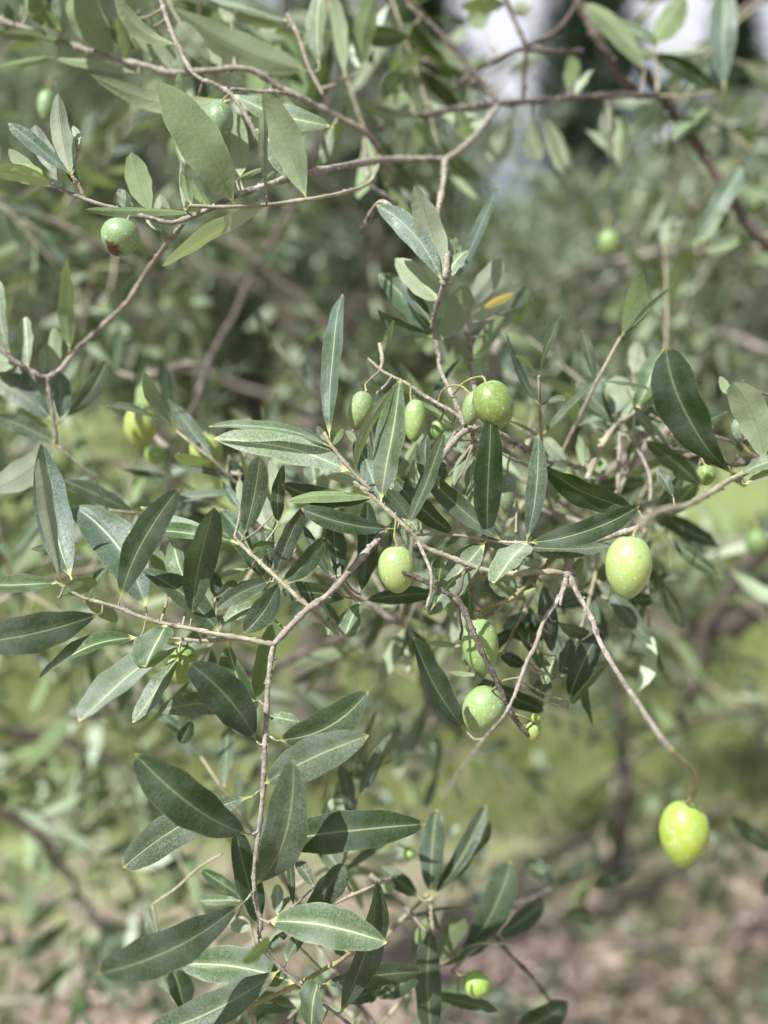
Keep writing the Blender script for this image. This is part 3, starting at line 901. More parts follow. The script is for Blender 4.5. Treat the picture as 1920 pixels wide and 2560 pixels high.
# left-hand soft stems and the twig with three olives
TC = Branch('olive_branch', 'soft-focus purple-grey twig descending past the pair of olives at centre left', px('C', 850, 500) + (260,))
TC.stem('6.5 5 | B 340 -700 900 | C 1500 -900 800 | C 1300 -300 650 | C 1100 60 480 | C 1010 260 440 | C 940 380 360 | C 885 500 | C 850 620 280 | C 800 720 | C 750 800 260', 'stem', 'limb')
TC.stem('6 4.6 | C 870 470 340 | C 760 480 | C 640 520 300 | C 570 522 | C 500 500', 'stem', 'bark')
TC.stem('5.6 4.2 | C 600 720 180 | C 660 770 | C 740 845 150 | C 830 893 | C 930 925 90 | C 1045 945 70', 'stem', 'bark')
TC.leaves('''
C 1030 975 742 902 30 t -10 z70
C 740 700 690 430 54 t 0 z240 blue
C 665 760 600 560 48 u 0 z240 fresh
C 560 500 600 370 40 u 0 z280 pale
C 500 500 520 300 50 t 0 z280 blue
C 480 470 380 400 50 t 0 z260 pale
C 640 620 580 520 30 u 0 z260 fresh
C 1070 800 1075 700 40 t 0 z140 pale
C 700 640 690 720 30 t 0 z220 dk
C 990 860 1050 1090 90 t 0 z80 dk
''')

# ================================================================== olives
ALL = np.array([(a, b_, c) for a, b_, c in ALLSTEM])
def olive(label, t, cx, cy, wz, hz, rot, z, color, stalk, group='green olives', tip=.0, bruise=False, stalk_r=2.6, curve=.0):
    """rot: lean of the long axis on the picture, degrees clockwise; stalk: picture points from fruit to twig"""
    x, y = px(t, cx, cy); sc = TILE[t][2]
    wr, hr = mm(wz / sc / 2, z), mm(hz / sc / 2, z)
    c = world(x, y, z)
    a = R(rot)
    up = (CU * math.cos(a) + CR * math.sin(a)).normalized(); side = up.cross(CF).normalized(); fw = side.cross(up)
    top = c + up * hr
    root = empty('olive', top); tag(root, label, 'olive', group)
    vs, fs, fm = [], [], []
    nl, ns = 22, 28
    rr = random.Random(int(x + y))
    ph = [rr.uniform(0, 6.28) for _ in range(4)]
    for i in range(nl + 1):
        th = math.pi * i / nl
        for k in range(ns):
            f = 2 * math.pi * k / ns
            zz = math.cos(th); r = math.sin(th) ** .92
            r *= 1 + .05 * math.cos(th) - tip * .30 * max(0, -zz) ** 2
            r *= 1 + .022 * math.sin(2 * f + ph[0]) + .018 * math.sin(3 * f + ph[1]) * math.sin(th * 2)
            zz = zz * (1 + (.10 + tip * .15) * max(0, -zz) ** 6) - .07 * math.exp(-(th / .22) ** 2)
            bx_ = curve * (1 - zz * zz)
            vs.append(side * ((r * math.cos(f) + bx_) * wr) + fw * (r * math.sin(f) * wr) + up * (zz * hr - hr))
    for i in range(nl):
        for k in range(ns):
            fs.append((i * ns + k, i * ns + (k + 1) % ns, (i + 1) * ns + (k + 1) % ns, (i + 1) * ns + k))
    bd = (-up * 1.0 + side * .2 - CF * .42).normalized()
    uvs = [(max(0, (v + up * hr).normalized().dot(bd)) ** 2.2, 0) for v in vs]
    me = mesh_from('fruit', vs, fs, uvs, True, (M['olive_bruised' if bruise else 'olive'],))
    fo = link('fruit', me, root); fo.color = (color[0] * .8, color[1] * .8, color[2] * .8, 1)
    # ring where the stalk enters
    path = [Vector((0, 0, 0)) + up * hr * -.08]
    pts = []
    if stalk:
        n = len(stalk)
        ex, ey = px(*stalk[-1])
        d = np.hypot(ALL[:, 0] - ex, ALL[:, 1] - ey); j = int(np.argmin(d + abs(ALL[:, 2] - z) * .25))
        zend = ALL[j, 2] if d[j] < 45 else z
        for i, s_ in enumerate(stalk):
            sx, sy = px(*s_)
            if i == n - 1 and d[j] < 45: sx, sy = ALL[j, 0], ALL[j, 1]
            pts.append(world(sx, sy, z + (zend - z) * (i + 1) / n) - top)
        raw = [tuple(path[0])] + [tuple(p) for p in pts]
        P = catmull(raw, 5)
        P = [Vector(p) for p in P]
        r0 = mm(stalk_r, z)
        rad = [r0 * (1.5 if i < 2 else 1.0 + (.25 if i % 5 == 0 else 0)) for i in range(len(P))]
        v2, f2 = tube_geom(P, rad, 8, .07, int(x))
        link('stalk', mesh_from('stalk', v2, f2, None, True, (M['stalk'],)), root)
    return root

GR = (0.17, 0.26, 0.03); YG = (0.34, 0.41, 0.07); PG = (0.225, 0.31, 0.09); BG = (0.15, 0.21, 0.12); BR = (0.33, 0.43, 0.03)
olive('biggest glossy green olive, hanging behind the tip of the dark leaf', 'K', 1172, 430, 335, 395, -22, -12, GR, [('K', 1108, 250), ('K', 1080, 206), ('K', 980, 226), ('K', 900, 280), ('K', 852, 350)], curve=.0, stalk_r=3)
olive('pale yellow-green olive half hidden behind the biggest green olive', 'K', 1000, 460, 165, 275, 14, 8, PG, [('K', 975, 340), ('K', 920, 292), ('K', 830, 276), ('K', 745, 330), ('K', 712, 412)])
olive('tilted dull green olive at the upper left of the middle leaves', 'K', 66, 476, 205, 310, 14, 10, PG, [('K', 118, 325), ('K', 112, 270), ('K', 160, 220), ('K', 222, 176)], tip=.3, curve=-.08)
olive('pale green olive partly covered by the upright broad leaf', 'K', 520, 560, 180, 340, 4, 22, (.27, .40, .10), [('K', 490, 395), ('K', 480, 300)])
olive('small round olive below the knot with crossed twigs', 'K', 715, 640, 128, 160, 8, 40, (.26, .40, .07), [('K', 735, 560), ('K', 770, 480)])
olive('oval olive hanging alone from the beige shoot over the grass', 'L', 305, 600, 300, 378, -4, -6, (.34, .45, .12), [('L', 308, 410), ('L', 286, 330), ('L', 298, 200), ('L', 320, 140)])
olive('oval olive with yellow top behind the dark leafless spur', 'F', 416, 576, 160, 236, -6, 14, (.25, .38, .10), [('F', 420, 462), ('F', 414, 432)])
olive('round olive low on the dark spur, tilted beside the slanting twig', 'F', 430, 850, 182, 200, 28, 10, (.26, .38, .12), [('F', 470, 768), ('F', 520, 728), ('F', 585, 712)])
olive('large pale olive hanging from the right end of the twig', 'F', 1056, 232, 196, 262, 5, -28, (.36, .47, .12), [('F', 1075, 128), ('F', 1082, 90), ('F', 1105, 55), ('F', 1140, 25)], stalk_r=4)
olive('bright yellow-green olive hanging alone at the lower right', 'H', 1296, 278, 205, 271, 4, -66, BR, [('H', 1318, 145), ('H', 1345, 90), ('H', 1335, 20), ('F', 1300, 1080), ('F', 1235, 1020)], tip=.22, stalk_r=4.6)
olive('tiny unripe olive, upper one of a touching pair', 'F', 656, 890, 42, 36, 20, -2, BR, [('F', 650, 900), ('F', 625, 905), ('F', 600, 930)])
olive('small unripe olive, lower one of a touching pair', 'F', 646, 942, 74, 90, 8, 2, YG, [('F', 640, 905), ('F', 612, 890), ('F', 560, 860)])
olive('blue-green olive in shade behind the dark upright leaf', 'K', 1286, 1160, 150, 310, 2, 36, BG, [('K', 1290, 1000), ('K', 1300, 900), ('K', 1340, 780)])
olive('small green olive under the level twigs at the right', 'D', 1390, 945, 86, 86, 0, 20, GR, [('D', 1385, 900), ('D', 1375, 880), ('D', 1372, 860)])
olive('bluish olive mostly hidden behind the large leaf at the right', 'D', 1532, 750, 66, 100, 0, 26, BG, [('D', 1532, 700), ('D', 1560, 680)])
olive('grey-green olive between the silvery leaves at the upper left', 'A', 942, 526, 132, 168, 6, 30, (.16, .26, .11), [('A', 955, 440), ('A', 975, 420), ('A', 1000, 400)])
olive('round olive with a brown bruise underneath, below the upper-left branch', 'A', 520, 1022, 162, 156, 12, -6, (.20, .32, .11), [('A', 540, 985), ('A', 548, 960), ('A', 566, 925)], bruise=True, stalk_r=3)
olive('faint green olive behind leaves near the top left edge', 'A', 202, 456, 80, 130, 0, 160, (.20, .32, .10), [('A', 205, 390), ('A', 220, 330)])
olive('blurred green olive, left of the pair at centre left', 'C', 608, 732, 146, 186, 0, 130, YG, [('C', 605, 640), ('C', 600, 580), ('C', 590, 530)])
olive('small blurred olive between the pair at centre left', 'C', 675, 860, 96, 82, 10, 150, (.30, .45, .05), [('C', 700, 830), ('C', 725, 835)])
olive('blurred green olive touching the tip of the long grey leaf', 'C', 890, 840, 146, 146, 0, 90, YG, [('C', 880, 770), ('C', 860, 880)])
olive('yellow-green olive tucked under the pale left-hand leaves', 'E', 788, 655, 124, 165, 10, 18, (.25, .36, .05), [('E', 810, 575), ('E', 812, 552)])
olive('lime-green olive low at the bottom centre, out of focus', 'H', 400, 934, 122, 106, 15, 66, (.32, .48, .05), [('H', 345, 900), ('H', 300, 880)])
olive('small lime olive between the long leaves above the soil', 'H', 110, 370, 52, 50, 0, 110, (.32, .46, .07), [('H', 100, 345), ('H', 60, 330)])
olive('small yellow olive right of the long narrow leaf', 'H', 380, 390, 42, 46, 0, 200, (.60, .55, .04), [('H', 375, 365), ('H', 350, 330)])
olive('pale olive partly behind the bare twig at bottom centre', 'N', 1022, 490, 90, 100, 40, 80, PG, [('N', 985, 460), ('N', 960, 440)])
olive('blurred green olive at the right edge of the picture', 'F', 1612, 130, 100, 110, 0, 300, (.12, .22, .04), [('F', 1612, 70), ('F', 1600, 10)])
olive('blurred green olive in the soft foliage of the upper right', 'B', 970, 1050, 92, 116, 0, 420, (.17, .27, .05), [('B', 970, 990), ('B', 960, 920)])
# ================================================================== ground
def gpoint(xp, d): return Vector(((xp - 960) / FPX * d, d, 0))
def gheight(x, y):
    return .03 * mnoise.noise(Vector((x * .7, y * .7, 0))) + .012 * mnoise.noise(Vector((x * 4, y * 4, 3)))
xs = np.concatenate([-np.geomspace(900, 4.2, 26), np.linspace(-4, 4, 90), np.geomspace(4.2, 900, 26)])
ys = np.concatenate([[-60, -20, -6, -2], np.linspace(0, 9, 110), np.geomspace(9.2, 1800, 40)])
vs = [(x, y, gheight(x, y) if abs(x) < 60 and y < 80 else 0) for y in ys for x in xs]
nx = len(xs)
fs = [(j * nx + i, j * nx + i + 1, (j + 1) * nx + i + 1, (j + 1) * nx + i) for j in range(len(ys) - 1) for i in range(nx - 1)]
b = NB('earth and short grass')
tcn = b.n('ShaderNodeTexCoord'); vec = tcn.outputs['Object']
soil = b.mix(b.ramp(b.noise(vec, 9, 5), .35, .65), (0.25, 0.19, 0.165), (0.36, 0.285, 0.25))
soil = b.mix(b.math('MULTIPLY', b.ramp(b.noise(vec, 60, 4, .7), .5, .7), .6), soil, (0.13, 0.095, 0.07))
soil = b.mix(b.math('MULTIPLY', b.ramp(b.noise(vec, 3.2, 3), .5, .62), .6), soil, (0.16, 0.19, 0.07))
gr = b.mix(b.ramp(b.noise(vec, 6, 4), .35, .65), (0.16, 0.21, 0.07), (0.29, 0.335, 0.15))
gr = b.mix(b.math('MULTIPLY', b.ramp(b.noise(vec, 70, 4, .7), .4, .7), .5), gr, (0.07, 0.11, 0.03))
sepn = b.n('ShaderNodeSeparateXYZ'); b.l(vec, sepn.inputs[0])
yy = b.math('ADD', b.math('SUBTRACT', sepn.outputs[1], b.math('MULTIPLY', sepn.outputs[0], .35)), b.math('MULTIPLY', b.noise(vec, 1.6, 4), 1.6))
gm = b.ramp(b.math('MULTIPLY', yy, .1), .305, .375)
c = b.mix(gm, soil, gr)
M['ground'] = b.done(b.principled(c, .9, .05, b.bump(b.noise(vec, 45, 5, .7), .9, .02)))
tag(link('ground', mesh_from('ground', vs, fs, None, True, (M['ground'],))), kind='structure')
def grassy(x, y): return y - x * .35 + 1.6 * (.5 + .5 * mnoise.noise(Vector((x * 1.6, y * 1.6, 7)))) > 3.35

def quads_stuff(name, V, F, mat, parent=None, kind='stuff', uvs=None, color=None, smooth=False):
    V = np.asarray(V, np.float32); F = np.asarray(F, np.int32)
    me = bpy.data.meshes.new(name)
    me.vertices.add(len(V)); me.vertices.foreach_set('co', V.ravel())
    k = F.shape[1]
    me.loops.add(F.size); me.loops.foreach_set('vertex_index', F.ravel())
    me.polygons.add(len(F)); me.polygons.foreach_set('loop_start', np.arange(0, F.size, k, dtype=np.int32))
    if uvs is not None:
        ul = me.uv_layers.new(name='UVMap'); ul.data.foreach_set('uv', np.asarray(uvs, np.float32)[F.ravel()].ravel())
    me.materials.append(mat)
    if smooth: me.polygons.foreach_set('use_smooth', [True] * len(F))
    me.update(calc_edges=True)
    o = link(name, me, parent)
    if kind: o['kind'] = kind
    if color: o.color = (*color, 1)
    return o

rng = np.random.RandomState(5)
def scatter(n, y0, y1, half=.62):
    y = y0 + (y1 - y0) * rng.rand(n) ** 1.0
    x = (rng.rand(n) * 2 - 1) * half * y
    return x, y
# grass
b = NB('grass blade green')
tcn = b.n('ShaderNodeTexCoord')
gc = b.mix(b.ramp(b.noise(tcn.outputs['Object'], 3, 3), .35, .65), (0.17, 0.22, 0.065), (0.30, 0.34, 0.15))
gc = b.mix(b.math('MULTIPLY', b.ramp(b.noise(tcn.outputs['Object'], 40, 2), .52, .62), .5), gc, (0.36, 0.33, 0.16))
p = b.principled(gc, .6, .12); tr = b.n('ShaderNodeBsdfTranslucent'); b.l(gc, tr.inputs[0])
ms = b.n('ShaderNodeMixShader'); ms.inputs[0].default_value = .4; b.l(p, ms.inputs[1]); b.l(tr.outputs[0], ms.inputs[2])
M['grass'] = b.done(ms.outputs[0])
def blades(n, y0, y1, hmin, hmax, wd, test, name, mat):
    x, y = scatter(n, y0, y1)
    keep = np.array([test(a, c_) for a, c_ in zip(x, y)]); x, y = x[keep], y[keep]; n = len(x)
    z = np.array([gheight(a, c_) for a, c_ in zip(x, y)])
    h = hmin + (hmax - hmin) * rng.rand(n) ** 2; a = rng.rand(n) * 6.283; lean = rng.rand(n) * .8 * h; la = rng.rand(n) * 6.283
    dx, dy = np.cos(a) * wd, np.sin(a) * wd; lx, ly = np.cos(la) * lean, np.sin(la) * lean
    V = np.stack([np.stack([x - dx, y - dy, z], 1), np.stack([x + dx, y + dy, z], 1),
                  np.stack([x + dx * .6 + lx * .4, y + dy * .6 + ly * .4, z + h * .6], 1), np.stack([x - dx * .6 + lx * .4, y - dy * .6 + ly * .4, z + h * .6], 1),
                  np.stack([x + lx, y + ly, z + h], 1)], 1).reshape(-1, 3)
    i = np.arange(n) * 5
    F = np.concatenate([np.stack([i, i + 1, i + 2], 1), np.stack([i, i + 2, i + 3], 1), np.stack([i + 3, i + 2, i + 4], 1)])
    return quads_stuff(name, V, F, mat)
tag(blades(90000, 2.9, 9, .03, .13, .0035, grassy, 'grass', M['grass']), 'short bright green grass under the trees', 'grass')
tag(blades(14000, 1.9, 4.5, .02, .12, .003, lambda x, y: (not grassy(x, y)) and mnoise.noise(Vector((x * 2.2, y * 2.2, 1))) > .02, 'weeds', M['grass']), 'thin weeds sprouting from the bare soil', 'weeds')
# dry leaves on the soil
b = NB('dry fallen leaf'); tcn = b.n('ShaderNodeTexCoord')
dc = b.mix(b.ramp(b.noise(tcn.outputs['Object'], 22, 2), .4, .6), (0.27, 0.205, 0.17), (0.40, 0.33, 0.285))
M['litter'] = b.done(b.principled(b.mix(b.ramp(b.noise(tcn.outputs['Object'], 60, 1), .55, .6), dc, (0.10, 0.065, 0.045)), .8, .2))
def litter(n):
    x, y = scatter(n, 1.7, 4.8)
    keep = np.array([not grassy(a, c_) or rng.rand() < .2 for a, c_ in zip(x, y)]); x, y = x[keep], y[keep]; n = len(x)
    z = np.array([gheight(a, c_) for a, c_ in zip(x, y)]) + .004 + rng.rand(n) * .012
    L = .02 + rng.rand(n) * .035; W = L * (.12 + .12 * rng.rand(n)); a = rng.rand(n) * 6.283; t = (rng.rand(n) - .5) * .8; q = (rng.rand(n) - .5) * 1.4
    ax = np.stack([np.cos(a) * np.cos(t), np.sin(a) * np.cos(t), np.sin(t)], 1) * L[:, None]
    wx = np.stack([-np.sin(a) * np.cos(q), np.cos(a) * np.cos(q), np.sin(q)], 1) * W[:, None]
    P = np.stack([x, y, z], 1)
    V = np.stack([P - ax, P - wx, P + ax + np.array([0, 0, .004]), P + wx], 1).reshape(-1, 3)
    i = np.arange(n) * 4
    return quads_stuff('fallen_leaves', V, np.concatenate([np.stack([i, i + 1, i + 2], 1), np.stack([i, i + 2, i + 3], 1)]), M['litter'])
tag(litter(15000), 'dry brown fallen leaves scattered over the soil', 'leaf litter')
# pebbles
b = NB('pebble'); tcn = b.n('ShaderNodeTexCoord')
M['pebble'] = b.done(b.principled(b.mix(b.noise(tcn.outputs['Object'], 14, 3), (0.17, 0.135, 0.115), (0.45, 0.40, 0.36)), .85, .3))
def pebbles(n):
    x, y = scatter(n, 1.7, 4.2)
    D = np.array([(1, 0, 0), (0, 1, 0), (-1, 0, 0), (0, -1, 0), (0, 0, 1), (0, 0, -1)], float)
    T = np.array([(0, 1, 4), (1, 2, 4), (2, 3, 4), (3, 0, 4), (1, 0, 5), (2, 1, 5), (3, 2, 5), (0, 3, 5)])
    Vs, Fs = [], []
    for k in range(n):
        s_ = .004 + .016 * rng.rand() ** 3
        v = D * s_ * (.6 + .8 * rng.rand(6, 1)); a = rng.rand() * 6.28
        rot = np.array([[math.cos(a), -math.sin(a), 0], [math.sin(a), math.cos(a), 0], [0, 0, .7]])
        Vs.append(v @ rot.T + np.array([x[k], y[k], gheight(x[k], y[k]) + s_ * .2])); Fs.append(T + 6 * k)
    return quads_stuff('pebbles', np.concatenate(Vs), np.concatenate(Fs), M['pebble'], smooth=True)
tag(pebbles(3500), 'small pale pebbles lying on the soil', 'pebbles')
# yellow flowers
b = NB('yellow petals'); M['petal'] = b.done(b.principled((0.75, 0.60, 0.03), .6, .3))
V, F = [], []
for k in range(12):
    a = 2 * math.pi * k / 12; r = .014
    V += [(0, 0, 0), (math.cos(a - .22) * r, math.sin(a - .22) * r, .003), (math.cos(a) * r * 1.25, math.sin(a) * r * 1.25, .002), (math.cos(a + .22) * r, math.sin(a + .22) * r, .003)]
    F.append((4 * k, 4 * k + 1, 4 * k + 2, 4 * k + 3))
petal_me = mesh_from('flower_head', V, F, None, False, (M['petal'],))
sv, sf = tube_geom([Vector((0, 0, -.10)), Vector((.004, 0, -.05)), Vector((0, 0, 0))], [.0015] * 3, 5, 0)
stalk_me = mesh_from('stem', sv, sf, None, True, (M['grass'],))
FL = ['beside the fork of the left shoot', 'at the left behind the long upright leaf', 'far left, twin of the next', 'just below the fork of the left shoot',
      'right edge of the lawn, lower one', 'below the lone middle olive, right one', 'under the lone middle olive', 'far off at the right below the large leaf', 'above the left shoot leaves',
      'left of the hanging stem', 'between hanging stem and middle olive', 'left of the lone twig in the right lawn', 'middle of the right lawn, lower', 'middle of the right lawn, upper', 'right lawn near the edge, upper one']
for fi, (x, y) in enumerate([(690, 1530), (345, 1245), (335, 1240), (712, 1605), (1735, 1780), (1012, 1700), (970, 1590), (1700, 880), (560, 1400), (640, 1640), (880, 1560), (1500, 1720), (1650, 1690), (1560, 1650), (1780, 1600)]):
    d = 1.5 * FPX / max(y - 900, 260)
    p0 = gpoint(x, d); p0.z = gheight(p0.x, p0.y) + .10
    r_ = empty('yellow_flower', p0 - Vector((0, 0, .10))); tag(r_, 'small yellow flower in the grass, ' + FL[fi], 'flower', 'yellow flowers in the grass')
    a = link('flower_head', petal_me, r_, (0, 0, .10)); a.rotation_euler = (R(35), 0, x)
    link('stem', stalk_me, r_, (0, 0, .10))

# ================================================================== leafy limbs behind
LV = []
for i in range(12):
    rr = random.Random(900 + i)
    v, f, u = leaf_geom(.055, .055 * rr.uniform(.20, .27), 8, 4, rr.uniform(.65, .9), rr.uniform(.55, .8), rr.uniform(.1, .5), rr.uniform(-.10, .08), rr.uniform(-.06, .06), rr.uniform(-1.1, 1.1), .05, i)
    LV.append(mesh_from('leaf', v, f, u, True, (M['leaf'],)))
def frame(ax, nrm):
    ax = ax.normalized(); nrm = (nrm - ax * nrm.dot(ax)).normalized(); wd = ax.cross(nrm)
    return Matrix((wd, ax, nrm)).transposed()
def rvec(rr): return Vector((rr.gauss(0, 1), rr.gauss(0, 1), rr.gauss(0, 1))).normalized()
def shoot(root, origin, start, d, length, rr, size=1.0, mat='young', tint=(1, 1, 1), gap=.021, r0=.0013):
    """a leafy twig: curved stem with opposite pairs of leaves"""
    n = max(4, int(length / gap)); p = start.copy(); d = d.normalized(); path = [p.copy()]
    g = Vector((0, 0, -.04)); w_ = rvec(rr) * .10; cnt = 0
    ref = d.cross(rvec(rr)).normalized()
    for i in range(n):
        d = (d + g * .5 + w_ * .35 + rvec(rr) * .06).normalized(); p = p + d * (length / n); path.append(p.copy())
        if i < 1: continue
        sd = (ref - d * ref.dot(d)).normalized()
        if i % 2: sd = d.cross(sd)
        for sg in (-1, 1):
            if rr.random() < .10: continue
            ang = R(rr.uniform(28, 62)) * (1.0 if i < n - 1 else .5)
            ax = d * math.cos(ang) + sd * sg * math.sin(ang) + Vector((0, 0, -.08))
            nr = d * math.sin(ang) - sd * sg * math.cos(ang) + Vector((0, 0, .55)) + rvec(rr) * .35
            s_ = size * rr.uniform(.72, 1.15) * (1 - .35 * (i / n) ** 3)
            m = frame(ax, nr).to_4x4() @ Matrix.Diagonal((s_ * rr.uniform(.85, 1.15), s_, s_, 1)); m.translation = p - origin
            o = link('leaf', rr.choice(LV), root, mat=m); k = rr.uniform(.8, 1.2)
            if rr.random() < .34: k *= rr.uniform(1.2, 1.55); o.color = (tint[0] * k, tint[1] * k, tint[2] * k * 1.1, 1)
            else: o.color = (tint[0] * k, tint[1] * k, tint[2] * k, 1)
            cnt += 1
    vs, fs = tube_geom([q - origin for q in path], [r0 * (1.1 - .6 * i / n) for i in range(len(path))], 6, .1, n)
    link('twig', mesh_from('twig', vs, fs, None, True, (M[mat],)), root)
    return cnt
def pt3(x, y, d):
    return CAM + d * (CR * ((x - 960) / FPX) - CU * ((y - 1280) / FPX) + CF)
def limb(label, pts, r0, r1, n, slen, seed, size=1.0, bark='bark', name='olive_branch', bias=(0, 0, .2), tint=(1, 1, 1), cat='branch'):
    rr = random.Random(seed)
    P = [pt3(*p) for p in pts]
    root = empty(name, P[0]); tag(root, label, cat, 'olive branches behind, out of focus')
    path = [Vector(q) for q in catmull([tuple(q) for q in P], 8)]
    for i in range(1, len(path) - 1): path[i] += rvec(rr) * r0 * .5
    rad = [r0 + (r1 - r0) * i / (len(path) - 1) for i in range(len(path))]
    vs, fs = tube_geom([q - P[0] for q in path], rad, 10, .10, seed)
    link('stem', mesh_from('stem', vs, fs, None, True, (M[bark],)), root)
    tot = 0
    for k in range(n):
        i = min(int((k + rr.random()) / n * len(path)), len(path) - 2)
        a = (path[i + 1] - path[i]).normalized()
        d = rvec(rr); d = (d - a * d.dot(a) * .6 + a * .3 + Vector(bias)).normalized()
        if tot > 280: break
        tot += shoot(root, P[0], path[i], d, slen * rr.uniform(.6, 1.25), rr, size, tint=tint)
#LIMBS
limb('fine leafy branch close behind the middle twigs', [(1500, 1330, .52), (1200, 1200, .54), (900, 1060, .56)], .0018, .001, 10, .09, 41, .72, bias=(0, 0, .1))
limb('fine leafy branch close behind the left shoot fork', [(1000, 1560, .53), (760, 1400, .52), (520, 1330, .54)], .0018, .001, 9, .09, 42, .72)
limb('fine leafy branch between the hanging shoot and the litter', [(980, 2620, .53), (820, 2400, .52), (680, 2120, .54)], .0018, .001, 9, .09, 43, .8)
limb('fine leafy branch among the twigs right of the forked stub', [(1700, 1240, .56), (1450, 1330, .54), (1250, 1560, .56)], .0018, .001, 9, .09, 44, .75)
limb('leafy branch of silvery leaves behind the left edge', [(-200, 420, .75), (150, 560, .8), (420, 700, .85)], .003, .002, 10, .13, 45, .85)
limb('leafy branch bottom left, closest of the soft ones there', [(-350, 2620, .95), (60, 2500, 1.0), (480, 2560, 1.05)], .005, .002, 13, .2, 46, 1.1, bias=(0, 0, .4))
limb('leafy branch in the soft lower right corner above the soil', [(2200, 2350, 1.9), (1850, 2300, 2.0), (1400, 2420, 2.1)], .008, .003, 8, .25, 47, 1.0)
limb('leafy branch in the dark soft patch left of the upright grey leaf', [(300, 500, 1.1), (620, 640, 1.2), (900, 900, 1.3)], .006, .003, 10, .2, 48, 1.0)
limb('leafy branch over the lawn right below the middle', [(1000, 1950, 1.25), (1250, 1800, 1.3), (1560, 1560, 1.4)], .004, .002, 12, .2, 49, 1.0)
limb('leafy branch over the lawn behind the hanging shoot', [(300, 1500, 1.1), (620, 1640, 1.15), (960, 1760, 1.2)], .004, .002, 12, .18, 50, 1.0)
limb('leafy branch behind the blue-grey leaves at the left edge', [(-300, 1200, 1.2), (100, 1120, 1.25), (480, 1200, 1.3)], .004, .002, 12, .2, 51, 1.0)
limb('slim leafy branch above the lone olive of the lower right', [(2050, 1750, 1.0), (1700, 1820, 1.05), (1450, 2000, 1.1)], .003, .0015, 5, .16, 52, 1.0, bark='limb')
limb('fine silvery leafy branch close behind the uppermost left-hand leaves', [(1020, 1380, .60), (800, 1300, .60), (620, 1330, .62)], .0018, .001, 10, .10, 53, .8)
limb('fine leafy branch behind the leftmost leaves of the left shoot', [(-120, 1560, .66), (120, 1450, .66), (380, 1400, .68)], .0018, .001, 9, .10, 54, .8)
limb('fine leafy branch between the lone middle olive and the forked stub', [(1450, 1500, .62), (1250, 1400, .60), (1050, 1450, .60)], .0018, .001, 8, .10, 55, .75)
limb('large-leaved branch hanging in from above along the top edge', [(-100, -160, .62), (420, -130, .60), (1000, -150, .64)], .003, .002, 12, .13, 31, 1.1, bias=(0, -.1, -.7))
limb('leafy branch spreading across the soft lower left', [(-500, 2350, 1.3), (60, 2250, 1.4), (560, 2420, 1.5)], .010, .005, 16, .25, 32, 1.1)
limb('leafy branch filling the lower left edge below the pale leaf', [(-500, 1800, 1.1), (0, 1820, 1.2), (420, 1960, 1.3)], .012, .006, 15, .24, 33, 1.1, bark='limb')
limb('fine-leaved branch behind the left-hand shoot', [(-300, 1300, 1.3), (60, 1340, 1.35), (420, 1480, 1.4)], .005, .003, 15, .2, 34)
limb('leafy branch low behind the bottom centre twigs', [(700, 2750, .9), (1000, 2480, .95), (1150, 2150, 1.0)], .004, .002, 8, .16, 35)
limb('leafy branch behind the middle olives over the grass', [(1500, 1300, 1.0), (1250, 1500, 1.05), (900, 1600, 1.1)], .004, .002, 10, .18, 36)
limb('leafy branch in the soft area left of the long grey leaf', [(-300, 1000, 1.5), (300, 900, 1.6), (800, 1020, 1.7)], .009, .004, 16, .26, 37)
limb('leafy branch in soft focus over the far right grass', [(2300, 1250, 1.4), (1900, 1350, 1.5), (1500, 1400, 1.6)], .009, .004, 12, .24, 38)
limb('grey-green leafy branch filling the soft background right of the middle top', [(1990, 620, 1.15), (1600, 640, 1.3), (1180, 760, 1.5)], .006, .003, 15, .20, 1)
limb('leafy branch drooping through the soft area right of centre', [(2000, 900, 1.3), (1650, 800, 1.4), (1280, 900, 1.5)], .006, .003, 14, .20, 2)
limb('leafy branch behind the upper-left stems, crossing to the middle', [(300, -150, 1.3), (600, 250, 1.4), (980, 620, 1.6)], .007, .003, 12, .19, 3)
limb('blue-grey leafy branch entering at the left edge above the hanging olives', [(-250, 700, .85), (30, 780, .92), (220, 800, 1.05)], .004, .002, 10, .16, 4)
limb('branch with upright leaves in the upper right corner', [(1990, -60, .8), (1760, 120, .9), (1680, 420, 1.0)], .004, .002, 9, .16, 5)
limb('leafy branch low at the left edge behind the hanging shoot', [(-200, 1500, .70), (100, 1560, .78), (420, 1500, .85)], .003, .0015, 10, .13, 6, .9)
limb('dark leafy branch in the soft lower left corner', [(-300, 1950, .8), (60, 2060, .9), (260, 2330, 1.0)], .006, .003, 10, .20, 7, tint=(.9, .95, .9))
limb('slender branch with dark leaves hanging behind the middle of the lower half', [(1380, 1250, .72), (1180, 1560, .80), (1040, 1900, .86)], .003, .0015, 8, .14, 8)
limb('leafy branch tangled behind the central shoot and olives', [(1250, 850, .66), (1150, 1130, .70), (820, 1180, .72)], .003, .0015, 11, .12, 9, .8)
limb('leafy branch tangled behind the forked stub', [(1700, 1050, .62), (1450, 1230, .66), (1180, 1400, .68)], .003, .0015, 11, .12, 10, .85)
limb('thick brown branch with few leaves in the soft area right of the fork', [(2080, 1400, 1.3), (1820, 1560, 1.35), (1640, 1560, 1.4), (1400, 1440, 1.5)], .024, .013, 5, .16, 11, bark='limb')
limb('pale brown branch sloping down through the soft area at the right edge', [(2000, 1300, 1.0), (1800, 1500, 1.1), (1700, 1800, 1.2)], .012, .006, 3, .16, 12, bark='limb')
limb('dark bare branch running level behind the hanging shoot', [(1080, 1500, .72), (880, 1580, .74), (640, 1680, .78), (380, 1740, .80), (180, 1800, .82)], .0038, .003, 2, .12, 13, bark='limb')
